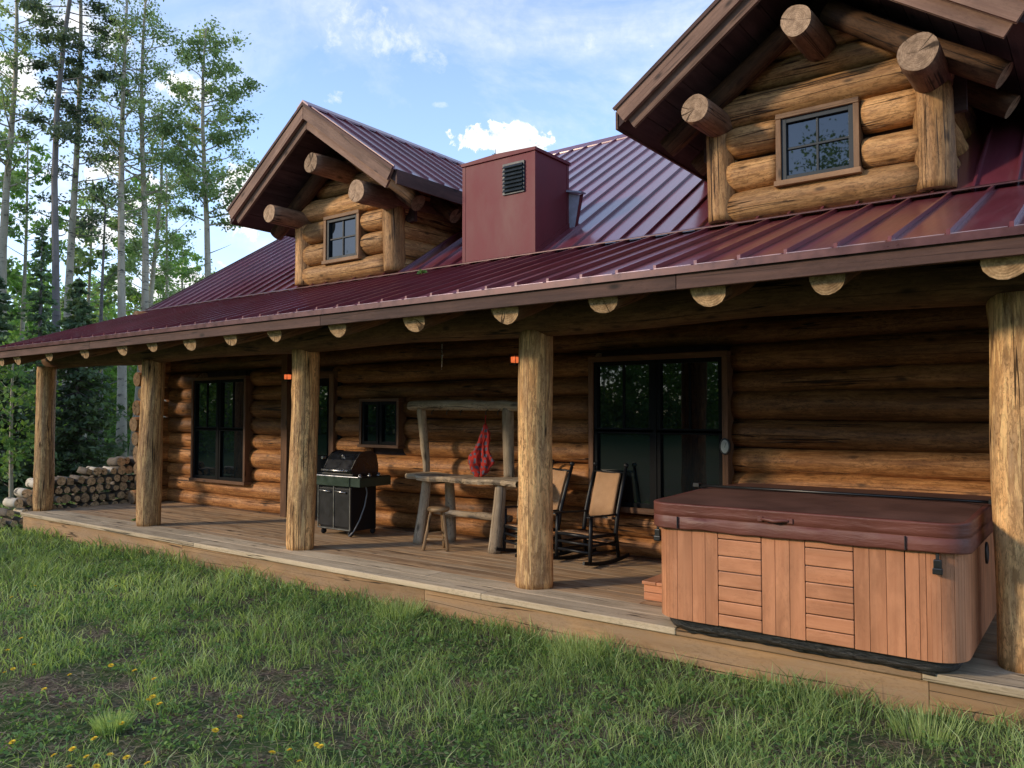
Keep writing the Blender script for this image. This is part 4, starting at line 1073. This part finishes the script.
# left of the cabin (numbers are metres on the ground)
D=lambda dx,dy,dist:(dx/24*dist,dy/24*dist)
def at(d,dist):
    x,y=D(d[0],d[1],dist); return (x,y,gzf(x,y))
G1='aspens standing left of the cabin'
place_tree('aspen_tree',aspen(15.0,.15,.55,1.7,.8,1,lsz=.052),'aspen_leaf',at((-22.49,8.38),27),'aspen at the left frame edge with a sparse crown and a pale trunk',group=G1)
place_tree('pine_tree',aspen(18.5,.11,.50,1.35,1.2,2,lsz=.05,bark_='pine_bark',lean=(.02,.03),up=.1,clump=.30,lpc=70,nl=60),'pine_leaf',at((-22.15,9.20),25),'tall dark leaning pine between the pale aspens, reaching the top edge','tree')
place_tree('pine_tree',aspen(16.5,.13,.42,1.3,1.0,3,lsz=.05,bark_='aspen_bark',up=.15,clump=.32,lpc=60,nl=50),'pine_leaf',at((-21.95,9.71),26),'dark crowned tree with a straight grey trunk just right of the leaning pine','tree')
place_tree('aspen_tree',aspen(14.2,.14,.52,1.25,1.0,4,lsz=.045,lean=(-.004,.01)),'aspen_leaf',at((-21.42,10.83),25),'left trunk of the twin aspens with thin open crowns',group=G1)
place_tree('aspen_tree',aspen(14.6,.13,.55,1.3,.95,5,lsz=.045,lean=(.004,.005)),'aspen_leaf',at((-21.27,11.08),25.6),'right trunk of the twin aspens with thin open crowns',group=G1)
place_tree('aspen_tree',aspen(13.0,.12,.48,1.4,1.0,6,lsz=.052,lean=(.012,.02),nl=40),'aspen_leaf',at((-21.09,11.45),31),'leaning aspen with a rounded green crown right of the twin aspens',group=G1)
place_tree('aspen_tree',aspen(11.0,.10,.40,1.2,.9,7,lsz=.052,nl=34),'aspen_leaf',at((-20.90,11.76),33),'smaller aspen behind the leaning one, low green crown',group=G1)
place_tree('aspen_tree',aspen(13.9,.14,.55,1.55,1.7,8,lsz=.055,nl=54),'aspen_leaf',at((-20.43,12.59),26),'dense crowned aspen nearest the left dormer',group=G1)
place_tree('aspen_tree',aspen(17.5,.15,.62,2.2,.5,9,lsz=.055,dead=12),'pine_leaf',at((-23.4,7.6),20),'bare limbed dark tree whose branches enter the top left corner')
place_tree('dead_tree',aspen(8.2,.08,.5,.7,.1,10,nl=22,lpc=2,bark_='pine_bark'),'pine_leaf',at((-21.62,10.40),27),'thin bare dead tree left of the twin aspens')
for i,(d,dist,h,r) in enumerate([((-22.38,8.66),34,12,.1),((-21.8,10.05),36,11,.1),((-21.18,11.28),38,12,.12),((-22.7,7.8),33,13,.14),((-20.7,12.1),40,10,.12)]):
    place_tree('aspen_tree',aspen(h,r,.45,1.5,1.0,30+i,leafmat='x',nl=34,lsz=.095,lpc=34),'aspen_leaf_bright' if i%2==0 else 'aspen_leaf',at(d,dist),'slender aspen of the row standing farther back in the trees',group='slender aspens farther back')
# spruces
G2='spruces left of the cabin'
place_tree('spruce_tree',spruce(6.6,.85,1,per=6,lsz=.05),'spruce_leaf',at((-22.22,9.05),23),'narrow dark spruce rising above the eave left of the first post',group=G2)
place_tree('spruce_tree',spruce(5.0,1.35,2,n_lv=40,per=9,lsz=.06),'spruce_leaf',at((-21.88,9.86),20.5),'broad spruce seen between the first and second posts',group=G2)
place_tree('spruce_tree',spruce(4.9,1.5,3,n_lv=40,per=9,lsz=.06),'spruce_leaf',at((-22.6,8.1),19.5),'broad dark spruce left of the first post',group=G2)
place_tree('spruce_tree',spruce(5.5,1.6,4,n_lv=40,per=9,lsz=.06),'spruce_leaf',at((-23.2,6.6),21),'dark spruce at the left edge of the frame',group=G2)
place_tree('aspen_sapling',aspen(3.2,.03,.2,.65,1.1,50,nl=22,dead=0,lsz=.06,lpc=30),'weed',at((-22.45,8.55),17.6),'light green young aspen sapling in front of the dark spruces')
place_tree('spruce_tree',spruce(12.6,1.3,8,n_lv=40,per=8),'pine_leaf',(-19.6,25,-.3),'treetop showing above the chimney behind the cabin ridge',group=G2)
# far woods, seen between the trunks
def woods(name,lab,spots,hmin,hmax,mat,lsz,density,trunks=True):
    C=[];T=[];mb=MB()
    for (x,y) in spots:
        h=random.uniform(hmin,hmax); w=h*.2; m=int(density*random.uniform(.7,1.3)); tb=random.uniform(-.2,.2)
        ncl=26
        cc=rng.normal(size=(ncl,3))*np.array([w*.6,w*.6,h*.26])+np.array([x,y,h*.56-.3])
        cc[:,2]=np.clip(cc[:,2],.2,h); cc[:8,2]=rng.random(8)*h*.28; cc[:8,:2]+=rng.normal(size=(8,2))*w*.5
        pts=np.repeat(cc,m//ncl,0)+rng.normal(size=((m//ncl)*ncl,3))*np.array([.45,.45,.36])*h/9
        C.append(pts); T.append(np.clip(.5+tb+rng.normal(size=len(pts))*.2,0,1))
        if trunks: mb.tube([(x,y,-.5),(x+random.uniform(-.3,.3),y,h*.5),(x+random.uniform(-.4,.4),y,h*.92)],[h*.011,h*.008,.02],'aspen_bark',6)
    C=np.concatenate(C);T=np.concatenate(T); o=qmesh(name,leaves(C,lsz,1,.2),len(C),mat,T); tag(o,lab,'woods',kind='stuff')
    if trunks:
        o2=obj('woods_trunks',mb,o)
def fan(a0,a1,d0,d1,n_):
    out=[]
    for i in range(n_):
        a=R(a0+(a1-a0)*(i+random.random())/n_); d=random.uniform(d0,d1); out.append((math.cos(a)*d,math.sin(a)*d))
    return out
woods('background_woods','bright green aspen woods filling the background left of the cabin',fan(148,172,38,58,46),5.0,8.6,'aspen_leaf_bright',.13,2400)
woods('distant_woods','darker mixed woods along the horizon beyond the lawn',fan(140,178,60,90,50),6,11,'aspen_leaf',.25,1100)
# woods across the yard (seen mirrored in the windows)
woods('yard_woods','woods across the yard, mirrored in the cabin windows',fan(174,192,31,41,26)+fan(245,300,22,34,44),11,15.5,'aspen_leaf_bright',.10,5200)
woods('low_woods','lower treeline at the far side of the yard, mirrored in the cabin windows',fan(200,243,54,68,46),10,13.5,'aspen_leaf_bright',.2,2000)
# ================================================================== GRASS
def grass():
    n0=520000
    x=rng.uniform(-26,1.2,n0); y=rng.uniform(.6,12,n0)
    d=np.hypot(x,y); keep=(y<5.45)|(x<-14.5); keep&=(rng.random(n0)<np.clip((5.2/d)**1.5,.10,1))
    # view wedge with margin
    az=np.degrees(np.arctan2(y,x)); keep&=(az<172)&(az>80)
    x=x[keep];y=y[keep];d=d[keep]
    m=vn(x,y,1.1)*.30+vn(x,y,3.4)*.38+vn(x,y,9.)*.32
    bare=np.clip((m-.415+.065*np.clip(y-2.9,-1,1))/.12,0.05,1)
    edge=np.clip((y-4.5)/.9,0,1)*(x>-14); bare=np.clip(bare+edge*.55,0,1)
    bare=np.clip(bare+np.clip((d-7)/6,0,.6),0,1)
    k=rng.random(len(x))<bare; x=x[k];y=y[k];d=d[k];m=m[k];edge=edge[k]
    cl=vn(x,y,2.3); cl2=vn(x+50,y,6.5)
    h=(.028+.080*np.clip(cl*1.3-.15,0,1)+.075*cl2**2+.012*edge)*rng.uniform(.4,1.5,len(x)); h=h*np.where(d>9,1.25,1)
    h=np.clip(h,.02,.21)
    n_=len(x); z=gz(x,y)-.005
    w=(.0020+.0026*rng.random(n_)**2)*np.clip(d/5.,1,3.2)
    a=rng.uniform(0,2*PI,n_); ld=rng.uniform(0,2*PI,n_); bend=h*rng.uniform(.15,1.15,n_)
    P=np.stack([x,y,z],1); W=np.stack([np.cos(a),np.sin(a),0*a],1)*w[:,None]; B=np.stack([np.cos(ld),np.sin(ld),0*a],1)
    up=np.array([0,0,1.])
    p1=P+up*(h*.5)[:,None]+B*(bend*.25)[:,None]; p2=P+up*(h*.93)[:,None]+B*(bend)[:,None]
    V=np.empty((n_,6,3)); V[:,0]=P-W;V[:,1]=P+W;V[:,2]=p1+W*.8;V[:,3]=p1-W*.8; V[:,4]=p2+W*.1; V[:,5]=p2-W*.1
    # two quads sharing verts -> separate quads
    Q=np.empty((n_,2,4,3)); Q[:,0,0]=V[:,0];Q[:,0,1]=V[:,1];Q[:,0,2]=V[:,2];Q[:,0,3]=V[:,3]; Q[:,1,0]=V[:,3];Q[:,1,1]=V[:,2];Q[:,1,2]=V[:,4];Q[:,1,3]=V[:,5]
    base=.42+.38*(vn(x+9,y+4,1.6)-.5)+.35*(vn(x,y,.5)-.5)+rng.normal(size=n_)*.18-edge*.06
    dead=rng.random(n_)<.035; base=base+np.where(dead,.5,0)
    T=np.stack([base-.10,base+.08],1).ravel()
    o=qmesh('grass',Q.reshape(-1,3),n_*2,'grass',T); tag(o,'uneven green grass of the lawn in front of the porch','grass',kind='stuff')
    # straw litter
    n_=52000; x=rng.uniform(-13,.8,n_); y=rng.uniform(.8,5.3,n_); m=vn(x,y,1.1)*.30+vn(x,y,3.4)*.38+vn(x,y,9.)*.32
    k=(m<.52)&(rng.random(n_)<.8); x=x[k];y=y[k]; n_=len(x); C=np.stack([x,y,gz(x,y)+.006+rng.random(n_)*.015],1)
    a=rng.uniform(0,2*PI,n_); Dr=np.stack([np.cos(a),np.sin(a),rng.normal(size=n_)*.15],1); l=rng.uniform(.012,.055,n_)[:,None]; Wd=np.stack([-np.sin(a),np.cos(a),0*a],1)*rng.uniform(.0012,.0026,n_)[:,None]
    Q=np.stack([C-Dr*l-Wd,C+Dr*l-Wd,C+Dr*l+Wd,C-Dr*l+Wd],1); o=qmesh('dry_straw',Q.reshape(-1,3),n_,'straw',rng.random(n_)); tag(o,'dry straw and dead stems lying on the bare patches of the lawn','straw',kind='stuff')
    # dead upright stems + broadleaf weeds
    n_=9000; x=rng.uniform(-12,.6,n_); y=rng.uniform(.9,5.25,n_); k=(vn(x,y,1.9)*.6+vn(x,y,5.)*.4)>.47; x=x[k];y=y[k]; cs=[];tt=[]
    for xx,yy in zip(x,y):
        m_=random.randint(4,9); zz=float(gz(xx,yy)); c=np.array([xx,yy,zz+.04])+rng.normal(size=(m_,3))*np.array([.026,.026,.022]); cs.append(c); tt.append(np.full(m_,random.uniform(.1,.9)))
    C=np.concatenate(cs); o=qmesh('broadleaf_weeds',leaves(C,.0125,1.4,1.4),len(C),'weed',np.concatenate(tt)); tag(o,'low broad leaved weeds growing among the grass','weeds',kind='stuff')
grass()
def tuft(x,y,h,n_,rad,lab):
    a=rng.uniform(0,2*PI,n_); r=rad*np.sqrt(rng.random(n_)); px=r*np.cos(a);py=r*np.sin(a); hh=h*rng.uniform(.6,1.1,n_); lean=np.stack([np.cos(a),np.sin(a),0*a],1)*(r/rad*.45*hh+rng.random(n_)*.15*hh)[:,None]
    P=np.stack([px,py,0*px],1); th=rng.uniform(0,2*PI,n_); W=np.stack([np.cos(th),np.sin(th),0*th],1)*.0028; up=np.array([0,0,1.])
    p1=P+up*(hh*.55)[:,None]+lean*.35; p2=P+up*hh[:,None]+lean
    Q=np.empty((n_,2,4,3)); Q[:,0]=np.stack([P-W,P+W,p1+W*.8,p1-W*.8],1); Q[:,1]=np.stack([p1-W*.8,p1+W*.8,p2+W*.1,p2-W*.1],1)
    o=qmesh('grass_tuft',Q.reshape(-1,3),n_*2,'grass',np.repeat(rng.normal(size=n_)*.12+.62,2)+np.tile([-.06,.1],n_),loc=(x,y,float(gz(x,y))-.01)); tag(o,lab,'grass tuft')
tuft(-4.62,2.32,.10,600,.09,'rounded bright tuft of fine grass standing alone among the dandelions')
tuft(-5.2,5.2,.17,300,.2,'tall tuft of grass against the deck edge right of the third post')
tuft(-3.3,5.22,.15,300,.25,'tall dark tuft of grass against the deck edge left of the hot tub')
tuft(-.85,5.1,.13,300,.2,'tall tuft of grass at the foot of the deck under the hot tub corner')
# dandelions
dd=[(-8.71,3.54),(-8.06,4.05),(-8.41,3.25),(-6.08,2.35),(-6.02,2.29),(-5.94,2.43),(-5.62,2.54),(-5.63,2.8),(-5.37,2.85),(-5.03,2.8),(-5.44,2.3),(-4.72,2.56),(-4.72,2.61),(-4.56,2.58),(-4.53,2.33),(-4.08,2.76),(-3.98,2.55),(-4.72,1.85),(-4.34,1.99),(-4.39,2.13),(-4.31,1.89),(-4.18,1.98),(-4.11,2.04),(-4.02,2.1),(-3.85,2.13),(-4.14,1.86),(-4.04,1.93),(-3.46,2.53),(-3.29,2.6),(-3.41,2.81),(-3.33,2.8),(-6.87,2.73),(-6.64,2.52),(-3.33,2.44),(-3.44,2.66)]
def dandelion():
    t=thing('dandelion','yellow dandelion flower on a short stem in the lawn','flower',group='yellow dandelions in the lawn')
    mb=MB(); mb.tube([(0,0,0),(.004,0,.04),(.0,.004,.08),(0,0,.095)],.0018,'stem',6); obj('stem',mb,t,local=True)
    mb=MB()
    for ring,(n_,el,l) in enumerate(((16,.15,.021),(14,.45,.018),(10,.9,.013),(6,1.3,.009))):
        for k in range(n_):
            a=2*PI*k/n_+ring*.3; d=Vector((math.cos(a)*math.cos(el),math.sin(a)*math.cos(el),math.sin(el))); s=Vector((-math.sin(a),math.cos(a),0))*.0032; b0=Vector((0,0,.095))
            b_=len(mb.v); mb.v.extend([tuple(b0-s*.4),tuple(b0+d*l-s),tuple(b0+d*l*1.08),tuple(b0+d*l+s)]); mb.face([b_,b_+1,b_+2,b_+3],'yellow',[(0,0)]*4,random.random())
    mb.lathe([(.0,.084),(.006,.088),(.008,.096),(.004,.1)],(0,0,0),'stem',8); obj('flower_head',mb,t,local=True)
    return t
d0=dandelion()
for i,(x,y) in enumerate(dd):
    o=d0 if i==0 else dup(d0)
    o.location=(x,y,float(gz(x,y))); o.rotation_euler=(random.uniform(-.35,.1),random.uniform(-.3,.3),random.uniform(0,6)); s=random.uniform(.7,.95); o.scale=(s,s,s)
# ================================================================== SKY, SUN, CAMERA
EL=R(21); SA=math.atan2(-.788,-.616)   # direction towards the sun (math azimuth from +x)
w=bpy.data.worlds.new('World'); scene.world=w; w.use_nodes=True; nt=w.node_tree; nt.nodes.clear()
out=nt.nodes.new('ShaderNodeOutputWorld'); bg=nt.nodes.new('ShaderNodeBackground'); L(nt,bg.outputs[0],out.inputs[0])
sky=nt.nodes.new('ShaderNodeTexSky'); sky.sky_type='NISHITA'; sky.sun_disc=False; sky.sun_elevation=EL; sky.sun_rotation=PI/2-SA
sky.altitude=2500; sky.air_density=1.0; sky.dust_density=.6; sky.ozone_density=1.5
tc=nt.nodes.new('ShaderNodeTexCoord').outputs['Generated']
STR=.15
def dot(v,c):
    n=nt.nodes.new('ShaderNodeVectorMath'); n.operation='DOT_PRODUCT'; L(nt,v,n.inputs[0]); n.inputs[1].default_value=c; return n.outputs['Value']
warp=noise(nt,tc,15,8,.68,.5); warp2=noise(nt,tc,42,6,.65,.3)
mask=None
def nrm(v):
    l=math.sqrt(sum(a*a for a in v)); return tuple(a/l for a in v)
def cloud(c,rx,rz,amp=.9,soft=.35):
    global mask
    c=nrm(c); h=nrm((-c[1],c[0],0)); u=(c[1]*h[2]-c[2]*h[1],c[2]*h[0]-c[0]*h[2],c[0]*h[1]-c[1]*h[0]); u=nrm(u)
    a=mth(nt,'DIVIDE',dot(tc,h),rx); b_=mth(nt,'DIVIDE',dot(tc,u),rz); f=mth(nt,'GREATER_THAN',dot(tc,c),.2)
    r2=mth(nt,'ADD',mth(nt,'MULTIPLY',a,a),mth(nt,'MULTIPLY',b_,b_))
    v=mth(nt,'SUBTRACT',mth(nt,'MULTIPLY_ADD',warp,amp*6.5,.75-amp*3.25),r2)
    v=mth(nt,'ADD',v,mth(nt,'MULTIPLY_ADD',warp2,3.,-1.5))
    v=mth(nt,'MULTIPLY',mth(nt,'MULTIPLY',v,1/soft),f)
    v=mth(nt,'MINIMUM',mth(nt,'MAXIMUM',v,0),1)
    mask=v if mask is None else mth(nt,'MAXIMUM',mask,v)
CL=eval('''[[[-0.575, 0.7477, 0.3321], 0.0749, 0.0193, 0.6, 0.3], [[-0.7067, 0.6037, 0.3689], 0.0163, 0.0151, 0.6, 1.0], [[-0.6648, 0.6066, 0.4359], 0.1139, 0.041, 0.55, 2.6], [[-0.8638, 0.4359, 0.2526], 0.0832, 0.0288, 0.9, 0.7], [[-0.8029, 0.4754, 0.3597], 0.0354, 0.0199, 0.9, 0.6], [[-0.7992, 0.5444, 0.2548], 0.0398, 0.0526, 0.9, 0.8], [[-0.8825, 0.3307, 0.3344], 0.051, 0.0306, 0.9, 0.6], [[-0.8575, 0.4928, 0.148], 0.081, 0.0347, 0.8, 0.6], [[-0.8836, 0.4246, 0.1974], 0.0444, 0.0244, 0.9, 0.7], [[-0.4073, 0.8103, 0.4213], 0.0069, 0.0034, 0.5, 2.0], [[-0.4573, 0.7783, 0.4304], 0.0693, 0.0208, 0.7, 4.0], [[-0.6249, 0.6896, 0.366], 0.0143, 0.0048, 0.6, 3.0], [[-0.8441, 0.3563, 0.4006], 0.1224, 0.0255, 0.9, 1.6]]''')
for c in CL: cloud(*c)
wisp=noise(nt,mapping(nt,tc,(1,1,2.6)),2.3,7,.62,.5)
wm=ramp(nt,wisp,[(.44,0),(.70,.6)])
fulls=mth(nt,'MAXIMUM',mask,wm)
sep=nt.nodes.new('ShaderNodeSeparateXYZ'); L(nt,tc,sep.inputs[0])
skyc=mix(nt,1.,sky.outputs[0],(3.0,2.85,2.85),'MULTIPLY')
haze=ramp(nt,sep.outputs[2],[(0,.55),(.3,.10),(.6,0)])
skyc=mix(nt,haze,skyc,(5.6,6.4,7.2))
cloudc=mix(nt,ramp(nt,warp2,[(.35,0),(.6,1)]),(6.6,7.0,7.6),(9.0,8.9,8.7))
final=mix(nt,fulls,skyc,cloudc)
L(nt,final,bg.inputs[0]); bg.inputs[1].default_value=STR
sun=bpy.data.lights.new('sun','SUN'); sun.energy=3.0; sun.angle=R(6); sun.color=(1,.80,.56)
so=bpy.data.objects.new('sun',sun); col.objects.link(so); sd=Vector((math.cos(EL)*math.cos(SA),math.cos(EL)*math.sin(SA),math.sin(EL)))
so.rotation_euler=sd.to_track_quat('Z','Y').to_euler(); so.location=sd*50
cam=bpy.data.cameras.new('camera'); co=bpy.data.objects.new('camera',cam); col.objects.link(co); scene.camera=co
cam.sensor_fit='HORIZONTAL'; cam.sensor_width=36; cam.lens=36*790/1024; cam.clip_end=3000; cam.clip_start=.05
co.location=(0,0,1.58); co.rotation_euler=(R(90)+math.atan(29/790),0,R(36.9))
scene.view_settings.view_transform='Standard'; scene.view_settings.look='None'; scene.view_settings.exposure=0; scene.view_settings.gamma=1
scene.render.resolution_x=1024; scene.render.resolution_y=768
